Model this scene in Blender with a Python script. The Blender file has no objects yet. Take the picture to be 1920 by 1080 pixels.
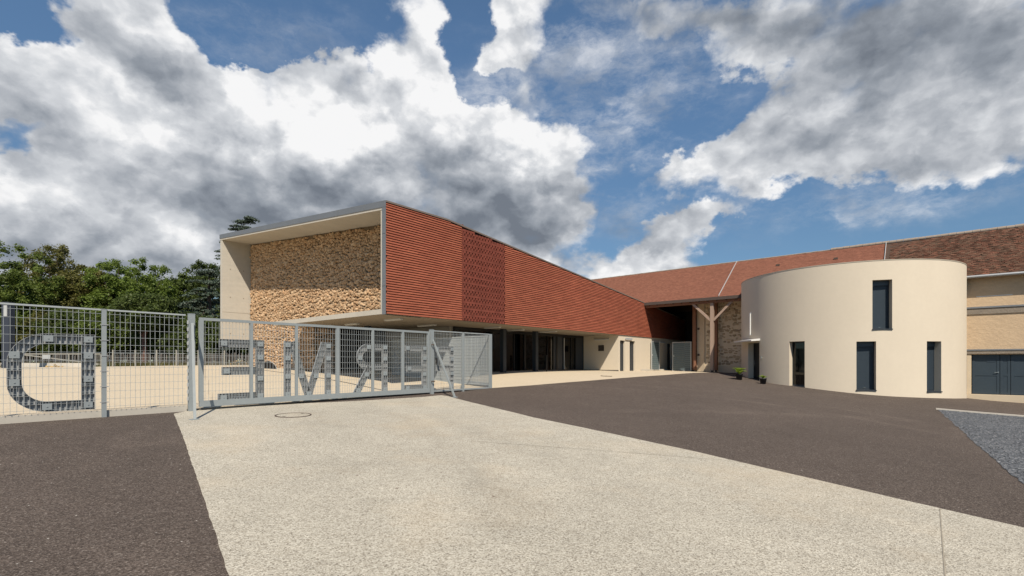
import bpy, bmesh, math, random
import numpy as np
from mathutils import Vector, Matrix
from mathutils.geometry import delaunay_2d_cdt

random.seed(7)
RNG = np.random.default_rng(7)
SC = bpy.context.scene
COL = SC.collection
PI = math.pi
R = math.radians

# ------------------------------------------------------------------ camera
cam = bpy.data.cameras.new('camera')
cam.sensor_width = 36.0
cam.lens = 907.0 / 1920.0 * 36.0
cam.shift_y = 138.0 / 1920.0
cam.clip_start = 0.1
cam.clip_end = 6000.0
camo = bpy.data.objects.new('camera', cam)
camo.location = (0, 0, 0)            # eye level; the yard lies about 1.75 m lower
camo.rotation_euler = (PI / 2, 0, 0)
COL.objects.link(camo)
SC.camera = camo

# ------------------------------------------------------------------ sun
SUN_DIR = Vector((0.105, -0.845, 1.0)).normalized()       # towards the sun: behind the camera, a little right, 50 deg up
SUN_EL = math.asin(SUN_DIR.z)
SUN_AZ = math.atan2(SUN_DIR.x, SUN_DIR.y)
sl = bpy.data.lights.new('sun', 'SUN')
sl.energy = 5.0
sl.angle = R(0.55)
sl.color = (1.0, 0.905, 0.775)
so = bpy.data.objects.new('sun', sl)
so.rotation_euler = (-SUN_DIR).to_track_quat('-Z', 'Y').to_euler()
so.location = (30, -60, 80)
COL.objects.link(so)

SC.view_settings.view_transform = 'Standard'
SC.view_settings.look = 'None'
SC.view_settings.exposure = 0.3
SC.view_settings.gamma = 1.0
SC.view_settings.use_curve_mapping = False

# ------------------------------------------------------------------ sky: Nishita plus cumulus on the sky sphere
VEIL=[(0.238, 0.498, 0.195, 0.139, 0.14, 1.0), (0.142, 0.578, 0.168, 0.072, -0.1, 0.7), (0.697, 0.27, 0.147, 0.056, -0.11, 0.7), (0.584, 0.25, 0.132, 0.035, -0.08, 0.6), (-0.055, 0.506, 0.121, 0.052, -0.0, 0.8), (0.153, 0.445, 0.121, 0.057, 0.21, 0.9), (0.643, 0.228, 0.048, 0.034, -0.17, 1.0), (0.349, 0.295, 0.12, 0.029, -0.03, 0.9), (0.206, 0.321, 0.093, 0.059, -0.08, 0.4), (-0.782, 0.288, 0.074, 0.044, 0.25, 0.6), (-0.469, 0.546, 0.153, 0.044, 0.19, 0.5)]
DENS=[(-0.185, 0.536, 0.13, 0.097, 0.05, 1.7), (-0.028, 0.395, 0.138, 0.118, -0.56, 1.1), (0.055, 0.356, 0.12, 0.11, -0.04, 1.1), (-0.339, 0.427, 0.274, 0.175, 0.08, 1.3), (-0.066, 0.312, 0.251, 0.103, -0.02, 1.3), (-0.279, 0.344, 0.235, 0.127, 0.05, 1.2), (-0.569, 0.37, 0.304, 0.171, 0.16, 1.1), (-0.678, 0.454, 0.172, 0.098, 0.1, 1.0), (-0.782, 0.365, 0.123, 0.092, 0.3, 1.0), (-0.717, 0.227, 0.277, 0.105, 0.16, 1.25), (-0.487, 0.237, 0.356, 0.123, 0.08, 1.25), (-0.217, 0.271, 0.283, 0.092, 0.02, 1.0), (-0.607, 0.305, 0.261, 0.128, 0.16, 0.9), (-0.629, 0.531, 0.13, 0.048, 0.28, 0.9), (-0.782, 0.138, 0.23, 0.062, 0.12, 0.9), (-0.607, 0.142, 0.259, 0.054, 0.08, 0.7), (-0.359, 0.523, 0.11, 0.055, 0.53, 0.8), (-0.006, 0.594, 0.083, 0.075, -0.02, 1.4), (0.248, 0.62, 0.224, 0.044, -0.17, 1.2), (0.185, 0.569, 0.063, 0.031, -0.1, 0.8), (0.452, 0.506, 0.092, 0.093, 0.26, 1.15), (0.678, 0.468, 0.203, 0.108, -0.36, 1.4), (0.735, 0.408, 0.146, 0.078, -0.35, 0.7), (0.584, 0.359, 0.209, 0.051, -0.25, 1.0), (0.759, 0.344, 0.121, 0.082, -0.1, 1.0), (0.309, 0.391, 0.117, 0.048, 0.27, 1.2), (0.452, 0.337, 0.155, 0.038, -0.09, 0.95), (0.537, 0.344, 0.123, 0.043, -0.21, 0.6), (0.304, 0.255, 0.074, 0.045, -0.09, 1.5), (0.289, 0.201, 0.103, 0.046, -0.07, 1.5), (0.349, 0.297, 0.075, 0.021, -0.03, 0.9), (0.359, 0.296, 0.093, 0.019, -0.03, 0.55), (0.185, 0.18, 0.144, 0.032, -0.05, 1.1), (0.508, 0.251, 0.062, 0.013, -0.14, 0.7), (0.636, 0.227, 0.042, 0.03, -0.16, 0.42), (0.0, 0.498, 0.065, 0.019, -0.22, 0.8), (0.169, 0.449, 0.075, 0.031, 0.29, 0.9), (0.684, 0.277, 0.118, 0.024, -0.06, 0.3), (0.259, 0.504, 0.132, 0.081, 0.15, 0.28), (-0.795, 0.464, 0.055, 0.031, 0.37, -0.7), (-0.765, 0.456, 0.073, 0.02, 0.17, -0.45), (-0.553, 0.518, 0.077, 0.04, 0.24, -1.4), (-0.415, 0.572, 0.169, 0.044, 0.16, -1.5), (-0.801, 0.309, 0.056, 0.032, 0.28, -1.9), (-0.093, 0.6, 0.039, 0.072, -0.09, -1.9), (-0.05, 0.514, 0.079, 0.029, -0.34, -1.7), (0.359, 0.437, 0.104, 0.035, 0.24, -1.9), (-0.553, 0.525, 0.068, 0.043, 0.25, -1.0), (-0.782, 0.463, 0.069, 0.032, 0.36, -0.7), (-0.747, 0.417, 0.039, 0.027, 0.32, -0.6), (0.299, 0.495, 0.089, 0.076, -0.15, -0.3), (0.387, 0.442, 0.081, 0.031, -0.02, -0.3), (0.217, 0.358, 0.073, 0.128, -0.08, -0.5), (0.684, 0.225, 0.187, 0.049, -0.2, -0.4), (0.137, 0.49, 0.064, 0.109, -0.35, -0.7), (0.228, 0.448, 0.092, 0.054, -0.11, -0.5)]
DARK=[(-0.066, 0.356, 0.251, 0.09, -0.17, 0.55), (-0.279, 0.296, 0.323, 0.069, 0.03, 0.5), (0.044, 0.297, 0.141, 0.061, -0.03, 0.35), (0.678, 0.464, 0.203, 0.086, -0.35, 0.95), (0.584, 0.452, 0.118, 0.046, -0.28, 0.3), (-0.529, 0.345, 0.165, 0.08, -0.11, 0.38), (-0.793, 0.351, 0.051, 0.038, 0.31, 0.5), (-0.71, 0.188, 0.226, 0.037, 0.13, 0.22), (-0.495, 0.263, 0.187, 0.055, 0.11, 0.4), (0.537, 0.352, 0.19, 0.034, -0.22, 0.22), (-0.121, 0.275, 0.274, 0.051, -0.0, 0.4), (0.299, 0.246, 0.059, 0.025, -0.08, 0.25), (-0.664, 0.162, 0.241, 0.025, 0.1, 0.3), (-0.415, 0.364, 0.064, 0.037, -0.21, 0.15)]
BRIGHT=[(-0.175, 0.553, 0.142, 0.091, 0.05, 0.35), (-0.359, 0.433, 0.174, 0.052, 0.11, 0.25), (-0.289, 0.433, 0.083, 0.044, 0.1, 0.25), (-0.033, 0.459, 0.094, 0.059, -0.52, 0.25), (0.055, 0.404, 0.075, 0.049, -0.49, 0.25), (-0.553, 0.414, 0.131, 0.048, 0.2, 0.12), (-0.022, 0.583, 0.088, 0.064, -0.01, 0.12), (0.289, 0.206, 0.069, 0.025, -0.07, 0.15), (-0.684, 0.343, 0.151, 0.046, 0.23, 0.1), (-0.782, 0.251, 0.093, 0.037, 0.22, 0.1)]

world = bpy.data.worlds.new('World')
SC.world = world
world.use_nodes = True


def build_world():
    nt = world.node_tree
    nt.nodes.clear()
    N = nt.nodes
    L = nt.links

    def nd(t, **k):
        n = N.new(t)
        for a, b in k.items():
            setattr(n, a, b)
        return n

    def put(sock, v):
        if isinstance(v, bpy.types.NodeSocket):
            L.new(v, sock)
        else:
            sock.default_value = v

    def M(op, a, b=0.0, c=None, clamp=False):
        n = nd('ShaderNodeMath', operation=op, use_clamp=clamp)
        put(n.inputs[0], a)
        put(n.inputs[1], b)
        if c is not None:
            put(n.inputs[2], c)
        return n.outputs[0]

    def VM(op, a, b=None, s=None):
        n = nd('ShaderNodeVectorMath', operation=op)
        put(n.inputs[0], a)
        if b is not None:
            put(n.inputs[1], b)
        if s is not None:
            put(n.inputs['Scale'], s)
        return n.outputs['Value'] if op in ('LENGTH', 'DOT_PRODUCT') else n.outputs['Vector']

    def smooth(v, a, b, o0=0.0, o1=1.0):
        n = nd('ShaderNodeMapRange', interpolation_type='SMOOTHSTEP')
        put(n.inputs['Value'], v)
        n.inputs['From Min'].default_value = a
        n.inputs['From Max'].default_value = b
        n.inputs['To Min'].default_value = o0
        n.inputs['To Max'].default_value = o1
        return n.outputs['Result']

    def noise(v, scale, detail, rough, lac=2.0, out='Fac'):
        n = nd('ShaderNodeTexNoise', noise_dimensions='3D')
        put(n.inputs['Vector'], v)
        n.inputs['Scale'].default_value = scale
        n.inputs['Detail'].default_value = detail
        n.inputs['Roughness'].default_value = rough
        n.inputs['Lacunarity'].default_value = lac
        return n.outputs[out]

    def billow(v, scale, detail):
        n = nd('ShaderNodeTexVoronoi', feature='F1')
        put(n.inputs['Vector'], v)
        n.inputs['Scale'].default_value = scale
        n.inputs['Detail'].default_value = detail
        n.inputs['Roughness'].default_value = 0.55
        return M('SUBTRACT', 1.0, n.outputs['Distance'])

    tc = nd('ShaderNodeTexCoord').outputs['Generated']
    sep = nd('ShaderNodeSeparateXYZ')
    L.new(tc, sep.inputs[0])
    az = M('ARCTAN2', sep.outputs[0], sep.outputs[1])
    el = M('ARCSINE', sep.outputs[2])
    comb = nd('ShaderNodeCombineXYZ')
    L.new(az, comb.inputs[0])
    L.new(el, comb.inputs[1])
    p0 = comb.outputs[0]
    q = VM('MULTIPLY', tc, (1.0, 1.0, 1.35))
    # domain warp gives the cloud outlines their rags
    w1 = VM('SUBTRACT', noise(q, 4.2, 6, 0.6, out='Color'), (0.5, 0.5, 0.5))
    w2 = VM('SUBTRACT', noise(q, 17.0, 6, 0.62, out='Color'), (0.5, 0.5, 0.5))
    p = VM('ADD', p0, VM('ADD', VM('SCALE', w1, s=WARP[0]), VM('SCALE', w2, s=WARP[1])))

    def blobs(pp, lst, reach=1.75):
        acc = None
        for (a, e, r1, r2, th, w) in lst:
            mp = nd('ShaderNodeMapping', vector_type='TEXTURE')
            put(mp.inputs['Vector'], pp)
            mp.inputs['Location'].default_value = (a, e, 0)
            mp.inputs['Rotation'].default_value = (0, 0, th)
            mp.inputs['Scale'].default_value = (r1, r2, 1000)
            f = smooth(VM('LENGTH', mp.outputs[0]), 0.0, reach, w * 1.15, 0.0)
            acc = f if acc is None else M('ADD', acc, f)
        return acc

    s = M('MINIMUM', blobs(p, DENS), 1.7)
    # the same kind of sky goes on outside the picture
    mp = nd('ShaderNodeMapping', vector_type='TEXTURE')
    put(mp.inputs['Vector'], p0)
    mp.inputs['Location'].default_value = (0, 0.3, 0)
    mp.inputs['Scale'].default_value = (0.98, 0.7, 1000)
    outside = smooth(VM('LENGTH', mp.outputs[0]), 1.0, 1.35)
    g = M('MULTIPLY_ADD', noise(q, 1.9, 4, 0.55), 4.2, -1.75)
    g = M('MINIMUM', M('MAXIMUM', g, -0.3), 1.2)
    mixn = nd('ShaderNodeMix', data_type='FLOAT')
    put(mixn.inputs[0], outside)
    put(mixn.inputs[2], s)
    put(mixn.inputs[3], g)
    s = mixn.outputs[0]

    def relief(v):
        a = M('MULTIPLY', noise(v, 5.0, 13, 0.6), 1.0)
        b = M('MULTIPLY', billow(v, 7.5, 3.0), 0.55)
        return M('ADD', a, b)

    wq = VM('ADD', q, VM('SCALE', w2, s=0.035))
    h0 = relief(wq)
    h1 = relief(VM('ADD', wq, (0.012, 0.0, 0.045)))
    d = M('ADD', s, M('MULTIPLY', M('SUBTRACT', h0, 0.92), 1.1))
    mask = smooth(d, MASK[0], MASK[1])
    thin = smooth(noise(VM('MULTIPLY', wq, (1.0, 1.0, 1.7)), 5.5, 9, 0.68), 0.40, 0.72)
    veil = M('MULTIPLY', M('MINIMUM', blobs(p, VEIL), 1.0), thin)
    mask = M('MAXIMUM', mask, M('MULTIPLY', veil, 0.62))
    thick = smooth(d, 0.6, 1.9)
    rel = M('SUBTRACT', h0, h1)
    tone = M('MULTIPLY_ADD', rel, 1.0, 0.74)
    tone = M('SUBTRACT', tone, M('MULTIPLY', thick, 0.12))
    fine = M('SUBTRACT', noise(wq, 9.0, 9, 0.62), 0.5)
    tone = M('MULTIPLY_ADD', fine, 0.6, tone)
    tone = M('SUBTRACT', tone, M('MULTIPLY', blobs(p, DARK), 0.38))
    tone = M('ADD', tone, blobs(p, BRIGHT))
    # puffs: mid-sized billows, lit on the upper side
    bq = VM('ADD', wq, VM('SCALE', w2, s=0.05))
    puff = M('SUBTRACT', billow(bq, 5.0, 2.5), billow(VM('ADD', bq, (0.02, 0.0, 0.06)), 5.0, 2.5))
    tone = M('MULTIPLY_ADD', puff, 0.42, tone)
    # clouds low over the horizon are seen from the side: greyer feet
    ramp = nd('ShaderNodeValToRGB')
    cr = ramp.color_ramp
    cr.elements[0].position = 0.0
    cr.elements[0].color = (0.175, 0.20, 0.24, 1)
    cr.elements[1].position = 1.0
    cr.elements[1].color = (0.93, 0.93, 0.935, 1)
    for pos, c in ((0.3, (0.30, 0.33, 0.375, 1)), (0.55, (0.46, 0.485, 0.525, 1)), (0.8, (0.67, 0.69, 0.72, 1))):
        e = cr.elements.new(pos)
        e.color = c
    put(ramp.inputs[0], tone)

    sky = nd('ShaderNodeTexSky', sky_type='NISHITA')
    sky.sun_disc = False
    sky.sun_elevation = SUN_EL
    sky.sun_rotation = SUN_AZ
    sky.altitude = 100
    sky.air_density = 0.78
    sky.dust_density = 0.0
    sky.ozone_density = 3.0
    b1 = nd('ShaderNodeBackground')
    L.new(VM('SCALE', VM('MULTIPLY', sky.outputs[0], (0.90, 1.0, 0.95)), s=smooth(el, -0.05, 0.62, 0.50, 1.05)), b1.inputs['Color'])
    b1.inputs['Strength'].default_value = SKY_STRENGTH
    b2 = nd('ShaderNodeBackground')
    L.new(ramp.outputs[0], b2.inputs['Color'])
    b2.inputs['Strength'].default_value = CLOUD_STRENGTH
    mx = nd('ShaderNodeMixShader')
    L.new(mask, mx.inputs[0])
    L.new(b1.outputs[0], mx.inputs[1])
    L.new(b2.outputs[0], mx.inputs[2])
    out = nd('ShaderNodeOutputWorld')
    L.new(mx.outputs[0], out.inputs['Surface'])


SKY_STRENGTH = 0.114
CLOUD_STRENGTH = 0.81
WARP = (0.20, 0.07)
MASK = (0.24, 1.02)
build_world()
world.cycles.sampling_method = 'MANUAL'
world.cycles.sample_map_resolution = 512

# ------------------------------------------------------------------ site frame: x along the red facade, y into the hall
ANG = R(50.0)
D1 = Vector((math.cos(ANG), math.sin(ANG), 0))
D2 = Vector((-math.sin(ANG), math.cos(ANG), 0))
C0 = Vector((-4.8544, 18.5, 0))          # foot of the red facade's near corner


def W(l, m, z=0.0):
    p = C0 + D1 * l + D2 * m
    return Vector((p.x, p.y, z))


# ------------------------------------------------------------------ objects
BASE = {}


def thing(name, label, cat, l, m, z, group=None):
    """Empty at the thing's base, turned into the site frame; its meshes are given in site coordinates."""
    o = bpy.data.objects.new(name, None)
    o.empty_display_size = 0.2
    COL.objects.link(o)
    o.location = W(l, m, z)
    o.rotation_euler = (0, 0, ANG)
    BASE[o] = Vector((l, m, z))
    o['label'] = label
    o['category'] = cat
    if group:
        o['group'] = group
    return o


def wthing(name, label, cat, x, y, z, group=None):
    """Empty at the thing's base in world axes."""
    o = bpy.data.objects.new(name, None)
    o.empty_display_size = 0.2
    COL.objects.link(o)
    o.location = (x, y, z)
    BASE[o] = Vector((x, y, z))
    o['label'] = label
    o['category'] = cat
    if group:
        o['group'] = group
    return o


class MB:
    """Collects shapes, then links them as ONE mesh object."""

    def __init__(self):
        self.v = []
        self.f = []
        self.smooth = []

    def add(self, verts, faces, smooth=False):
        n = len(self.v)
        self.v += [tuple(p) for p in verts]
        self.f += [tuple(i + n for i in f) for f in faces]
        self.smooth += [smooth] * len(faces)
        return self

    def box(self, x0, x1, y0, y1, z0, z1):
        v = [(x, y, z) for z in (z0, z1) for y in (y0, y1) for x in (x0, x1)]
        return self.add(v, [(0, 2, 3, 1), (4, 5, 7, 6), (0, 1, 5, 4), (2, 6, 7, 3), (0, 4, 6, 2), (1, 3, 7, 5)])

    def hexa(self, v8):
        """box with free corners, order as in box()"""
        return self.add(v8, [(0, 2, 3, 1), (4, 5, 7, 6), (0, 1, 5, 4), (2, 6, 7, 3), (0, 4, 6, 2), (1, 3, 7, 5)])

    def bar(self, p0, p1, w, h=None, up=(0, 0, 1)):
        h = w if h is None else h
        p0 = Vector(p0)
        p1 = Vector(p1)
        d = (p1 - p0).normalized()
        u = Vector(up)
        if abs(d.dot(u)) > 0.98:
            u = Vector((1, 0, 0))
        s = d.cross(u).normalized() * (w / 2)
        t = s.cross(d).normalized() * (h / 2)
        v = [p + a * s + b * t for p in (p0, p1) for b in (-1, 1) for a in (-1, 1)]
        return self.add(v, [(0, 1, 3, 2), (4, 6, 7, 5), (0, 4, 5, 1), (2, 3, 7, 6), (0, 2, 6, 4), (1, 5, 7, 3)])

    def tube(self, pts, rad, n=8, cap=True, smooth=True):
        pts = [Vector(p) for p in pts]
        rads = rad if isinstance(rad, (list, tuple)) else [rad] * len(pts)
        vs = []
        for i, p in enumerate(pts):
            d = (pts[min(i + 1, len(pts) - 1)] - pts[max(i - 1, 0)]).normalized()
            u = Vector((0, 0, 1)) if abs(d.z) < 0.95 else Vector((1, 0, 0))
            s = d.cross(u).normalized()
            t = s.cross(d).normalized()
            for k in range(n):
                a = 2 * PI * k / n
                vs.append(p + (s * math.cos(a) + t * math.sin(a)) * rads[i])
        fs = []
        for i in range(len(pts) - 1):
            for k in range(n):
                fs.append((i * n + k, i * n + (k + 1) % n, (i + 1) * n + (k + 1) % n, (i + 1) * n + k))
        self.add(vs, fs, smooth)
        if cap:
            self.add([vs[k] for k in range(n)], [tuple(range(n - 1, -1, -1))])
            o = (len(pts) - 1) * n
            self.add([vs[o + k] for k in range(n)], [tuple(range(n))])
        return self

    def lathe(self, prof, cx, cy, n=20):
        vs = []
        for (r, z) in prof:
            for k in range(n):
                a = 2 * PI * k / n
                vs.append((cx + r * math.cos(a), cy + r * math.sin(a), z))
        fs = []
        for i in range(len(prof) - 1):
            for k in range(n):
                fs.append((i * n + k, i * n + (k + 1) % n, (i + 1) * n + (k + 1) % n, (i + 1) * n + k))
        return self.add(vs, fs, True)

    def prism(self, poly, a, b, axis='y'):
        """poly in the two other axes, extruded from a to b along axis"""
        n = len(poly)
        put = {'y': lambda p, t: (p[0], t, p[1]), 'x': lambda p, t: (t, p[0], p[1]), 'z': lambda p, t: (p[0], p[1], t)}[axis]
        v = [put(p, a) for p in poly] + [put(p, b) for p in poly]
        f = [tuple(range(n))[::-1], tuple(range(n, 2 * n))]
        f += [(i, (i + 1) % n, n + (i + 1) % n, n + i) for i in range(n)]
        return self.add(v, f)

    def build(self, name, mat, parent=None, kind=None, label=None, cat=None, group=None):
        me = bpy.data.meshes.new(name)
        b = BASE.get(parent, Vector((0, 0, 0))) if parent is not None else Vector((0, 0, 0))
        me.from_pydata([(x - b.x, y - b.y, z - b.z) for x, y, z in self.v], [], self.f)
        me.polygons.foreach_set('use_smooth', self.smooth)
        bm = bmesh.new()
        bm.from_mesh(me)
        bmesh.ops.recalc_face_normals(bm, faces=bm.faces)
        bm.to_mesh(me)
        bm.free()
        return link_mesh(name, me, mat, parent, kind, label, cat, group)


def link_mesh(name, me, mat, parent=None, kind=None, label=None, cat=None, group=None):
    if mat is not None and len(me.materials) == 0:
        me.materials.append(mat)
    o = bpy.data.objects.new(name, me)
    COL.objects.link(o)
    if parent is not None:
        o.parent = parent
        BASE[o] = BASE.get(parent, Vector((0, 0, 0)))
    if kind:
        o['kind'] = kind
    if label:
        o['label'] = label
    if cat:
        o['category'] = cat
    if group:
        o['group'] = group
    return o


def np_mesh(name, verts, faces, mat, parent=None, kind=None, smooth=False, **k):
    """many alike pieces joined; faces is an (n, 3 or 4) index array"""
    verts = np.asarray(verts, np.float32)
    faces = np.asarray(faces, np.int32)
    if parent is not None:
        verts = verts - np.array(BASE.get(parent, Vector((0, 0, 0))), np.float32)
    me = bpy.data.meshes.new(name)
    nf, s = faces.shape
    me.vertices.add(len(verts))
    me.vertices.foreach_set('co', verts.ravel())
    me.loops.add(nf * s)
    me.loops.foreach_set('vertex_index', faces.ravel())
    me.polygons.add(nf)
    me.polygons.foreach_set('loop_start', np.arange(0, nf * s, s, dtype=np.int32))
    me.polygons.foreach_set('use_smooth', np.full(nf, smooth))
    me.update(calc_edges=True)
    me.validate()
    return link_mesh(name, me, mat, parent, kind, **k)


BOXF = np.array([(0, 2, 3, 1), (4, 5, 7, 6), (0, 1, 5, 4), (2, 6, 7, 3), (0, 4, 6, 2), (1, 3, 7, 5)])


def np_boxes(arr):
    """arr (n,6): x0,x1,y0,y1,z0,z1 -> verts, faces"""
    arr = np.asarray(arr, float)
    n = len(arr)
    idx = np.array([(x, 2 + y, 4 + z) for z in (0, 1) for y in (0, 1) for x in (0, 1)])
    v = arr[:, idx].reshape(n * 8, 3)
    f = (BOXF[None] + 8 * np.arange(n)[:, None, None]).reshape(-1, 4)
    return v, f


# ------------------------------------------------------------------ materials
def new_mat(name):
    m = bpy.data.materials.new(name)
    m.use_nodes = True
    nt = m.node_tree
    return m, nt, nt.nodes['Principled BSDF']


def s2l(*c):
    return tuple(((x / 255 + 0.055) / 1.055) ** 2.4 if x > 10 else x / 255 / 12.92 for x in c)


ALB = 0.84            # keeps whites near 0.6: the picture is exposed a third of a stop up


def pmat(name, col, rough=0.7, metal=0.0, spec=0.4, vary=(), isl=0.0, isl_hue=None, bump=None, sep=None):
    """vary: (scale, amount, detail, stretch) brightness noise; isl: random brightness of each piece;
    isl_hue: second colour a piece may lean to; bump: list of (scale, distance, detail)"""
    m, nt, b = new_mat(name)
    N = nt.nodes
    L = nt.links
    geo = N.new('ShaderNodeNewGeometry')
    pos = geo.outputs['Position']

    def math_(op, a, bb):
        n = N.new('ShaderNodeMath')
        n.operation = op
        for i, x in enumerate((a, bb)):
            if isinstance(x, bpy.types.NodeSocket):
                L.new(x, n.inputs[i])
            else:
                n.inputs[i].default_value = x
        return n.outputs[0]

    def tex(scale, detail, stretch):
        n = N.new('ShaderNodeTexNoise')
        n.inputs['Scale'].default_value = scale
        n.inputs['Detail'].default_value = detail
        n.inputs['Roughness'].default_value = 0.6
        if stretch is not None:
            mp = N.new('ShaderNodeMapping')
            mp.inputs['Rotation'].default_value = (0, 0, -ANG)
            mp.inputs['Scale'].default_value = stretch
            L.new(pos, mp.inputs['Vector'])
            L.new(mp.outputs[0], n.inputs['Vector'])
        else:
            L.new(pos, n.inputs['Vector'])
        return n.outputs['Fac']

    val = 1.0
    for t in vary:
        sc, am = t[0], t[1]
        dt = t[2] if len(t) > 2 else 5
        stv = t[3] if len(t) > 3 else None
        x = math_('ADD', math_('MULTIPLY', math_('SUBTRACT', tex(sc, dt, stv), 0.5), am * 2), 1.0)
        val = x if isinstance(val, float) else math_('MULTIPLY', val, x)
    cin = None
    rnd = None
    if isl or isl_hue:
        oi = N.new('ShaderNodeObjectInfo')
        rnd = math_('FRACT', math_('ADD', geo.outputs['Random Per Island'], oi.outputs['Random']), 0.0)
    if isl:
        x = math_('ADD', math_('MULTIPLY', math_('SUBTRACT', rnd, 0.5), 2 * isl), 1.0)
        val = x if isinstance(val, float) else math_('MULTIPLY', val, x)
    base = N.new('ShaderNodeRGB')
    base.outputs[0].default_value = (*(c * ALB for c in col), 1)
    cin = base.outputs[0]
    if isl_hue:
        mx = N.new('ShaderNodeMix')
        mx.data_type = 'RGBA'
        r2 = math_('FRACT', math_('MULTIPLY', rnd, 7.31), 0.0)
        L.new(math_('MULTIPLY', r2, isl_hue[1]), mx.inputs[0])
        L.new(cin, mx.inputs[6])
        mx.inputs[7].default_value = (*(c * ALB for c in isl_hue[0]), 1)
        cin = mx.outputs[2]
    if not isinstance(val, float):
        mm = N.new('ShaderNodeVectorMath')
        mm.operation = 'SCALE'
        L.new(cin, mm.inputs[0])
        L.new(val, mm.inputs['Scale'])
        cin = mm.outputs[0]
    L.new(cin, b.inputs['Base Color'])
    b.inputs['Roughness'].default_value = rough
    b.inputs['Metallic'].default_value = metal
    b.inputs['Specular IOR Level'].default_value = spec
    nrm = None
    for t in (bump or ()):
        bp = N.new('ShaderNodeBump')
        bp.inputs['Distance'].default_value = t[1]
        bp.inputs['Strength'].default_value = 1.0
        L.new(tex(t[0], t[2] if len(t) > 2 else 4, None), bp.inputs['Height'])
        if nrm is not None:
            L.new(nrm, bp.inputs['Normal'])
        nrm = bp.outputs[0]
    if nrm is not None:
        L.new(nrm, b.inputs['Normal'])
    return m


MT = {}
MT['concrete'] = pmat('fair faced concrete', (0.53, 0.49, 0.415), 0.85, vary=((0.7, 0.13, 6), (4.5, 0.09, 6), (2.2, 0.08, 3, (0.4, 0.4, 3.0))), bump=((30, 0.002, 4),))
MT['brace'] = pmat('dull galvanised brace', (0.27, 0.295, 0.295), 0.7, vary=((9, 0.12, 5),))
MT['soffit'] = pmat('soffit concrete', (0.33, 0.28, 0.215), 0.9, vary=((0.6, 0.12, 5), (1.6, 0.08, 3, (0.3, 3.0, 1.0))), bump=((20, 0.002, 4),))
MT['zinc'] = pmat('zinc flashing', (0.24, 0.25, 0.26), 0.5, metal=0.4, vary=((1.3, 0.12, 5), (9, 0.05, 4)))
MT['galv'] = pmat('galvanised steel', (0.30, 0.33, 0.335), 0.6, metal=0.1, vary=((14, 0.10, 5), (1.2, 0.08, 3)))
MT['galv_dark'] = pmat('galvanised grating', (0.34, 0.35, 0.35), 0.65, metal=0.1, vary=((10, 0.12, 5),))
MT['wire'] = pmat('galvanised wire', (0.41, 0.44, 0.44), 0.65, metal=0.1, vary=((6, 0.1, 4),))
MT['tile'] = pmat('terracotta tile', (0.350, 0.108, 0.060), 0.85, spec=0.2, vary=((0.30, 0.20, 5), (25, 0.08, 4)), isl=0.11, isl_hue=((0.28, 0.074, 0.043), 0.5))
MT['tile_perf'] = pmat('terracotta brick', (0.205, 0.058, 0.038), 0.85, spec=0.2, vary=((0.6, 0.12, 4), (25, 0.08, 4)), isl=0.17, isl_hue=((0.22, 0.055, 0.036), 0.6))
MT['tile_back'] = pmat('tile backing', (0.07, 0.014, 0.008), 0.9)
MT['stone'] = pmat('limestone rubble', (0.55, 0.398, 0.252), 0.9, spec=0.2, vary=((9, 0.16, 5), (40, 0.10, 4)), isl=0.22, isl_hue=((0.44, 0.265, 0.140), 0.75), bump=((38, 0.012, 5),))
MT['stone_joint'] = pmat('earth between stones', (0.20, 0.145, 0.09), 0.95, vary=((14, 0.3, 5),))
MT['barn_stone'] = pmat('field stone', (0.52, 0.415, 0.285), 0.9, spec=0.2, vary=((9, 0.2, 5),), isl=0.22, isl_hue=((0.32, 0.245, 0.16), 0.8), bump=((30, 0.01, 5),))
MT['mortar'] = pmat('lime mortar', (0.68, 0.575, 0.42), 0.92, vary=((3, 0.15, 6), (18, 0.12, 5)), bump=((22, 0.012, 5),))
MT['cream'] = pmat('cream render', (0.69, 0.605, 0.475), 0.9, spec=0.2, vary=((0.4, 0.05, 5), (5, 0.04, 6), (1.1, 0.03, 6, (1, 1, 0.25))), bump=((160, 0.0015, 2),))
MT['plinth'] = pmat('lime plinth', (0.60, 0.50, 0.36), 0.9, vary=((1.5, 0.10, 5), (9, 0.06, 5)))
MT['old_plaster'] = pmat('old plaster', (0.58, 0.435, 0.285), 0.95, spec=0.2, vary=((0.8, 0.13, 6), (3.2, 0.13, 5, (1, 1, 4)), (14, 0.08, 5)), bump=((6, 0.02, 6), (40, 0.006, 4)))
MT['wood'] = pmat('red brown timber', (0.24, 0.115, 0.066), 0.75, vary=((2.5, 0.2, 5, (1, 1, 0.15)), (22, 0.15, 4, (1, 1, 0.08))))
MT['wood_pale'] = pmat('weathered larch', (0.38, 0.275, 0.21), 0.75, vary=((2.5, 0.2, 5, (1, 1, 0.15)), (22, 0.15, 4, (1, 1, 0.08))))
MT['wood_old'] = pmat('grey old oak', (0.25, 0.21, 0.165), 0.85, vary=((3, 0.3, 6, (0.3, 1, 2)), (26, 0.2, 4, (0.2, 1, 2))), bump=((12, 0.02, 5),))
MT['wood_dark'] = pmat('dark roof boards', (0.075, 0.045, 0.03), 0.85, vary=((3, 0.2, 4),))
MT['fascia'] = pmat('dark eaves board', (0.085, 0.062, 0.05), 0.7, vary=((2, 0.15, 4),))
MT['roof_new'] = pmat('plain clay tile', (0.255, 0.108, 0.068), 0.9, spec=0.2, vary=((0.5, 0.10, 5), (6, 0.08, 4)), isl=0.12, isl_hue=((0.21, 0.085, 0.055), 0.6))
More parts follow.
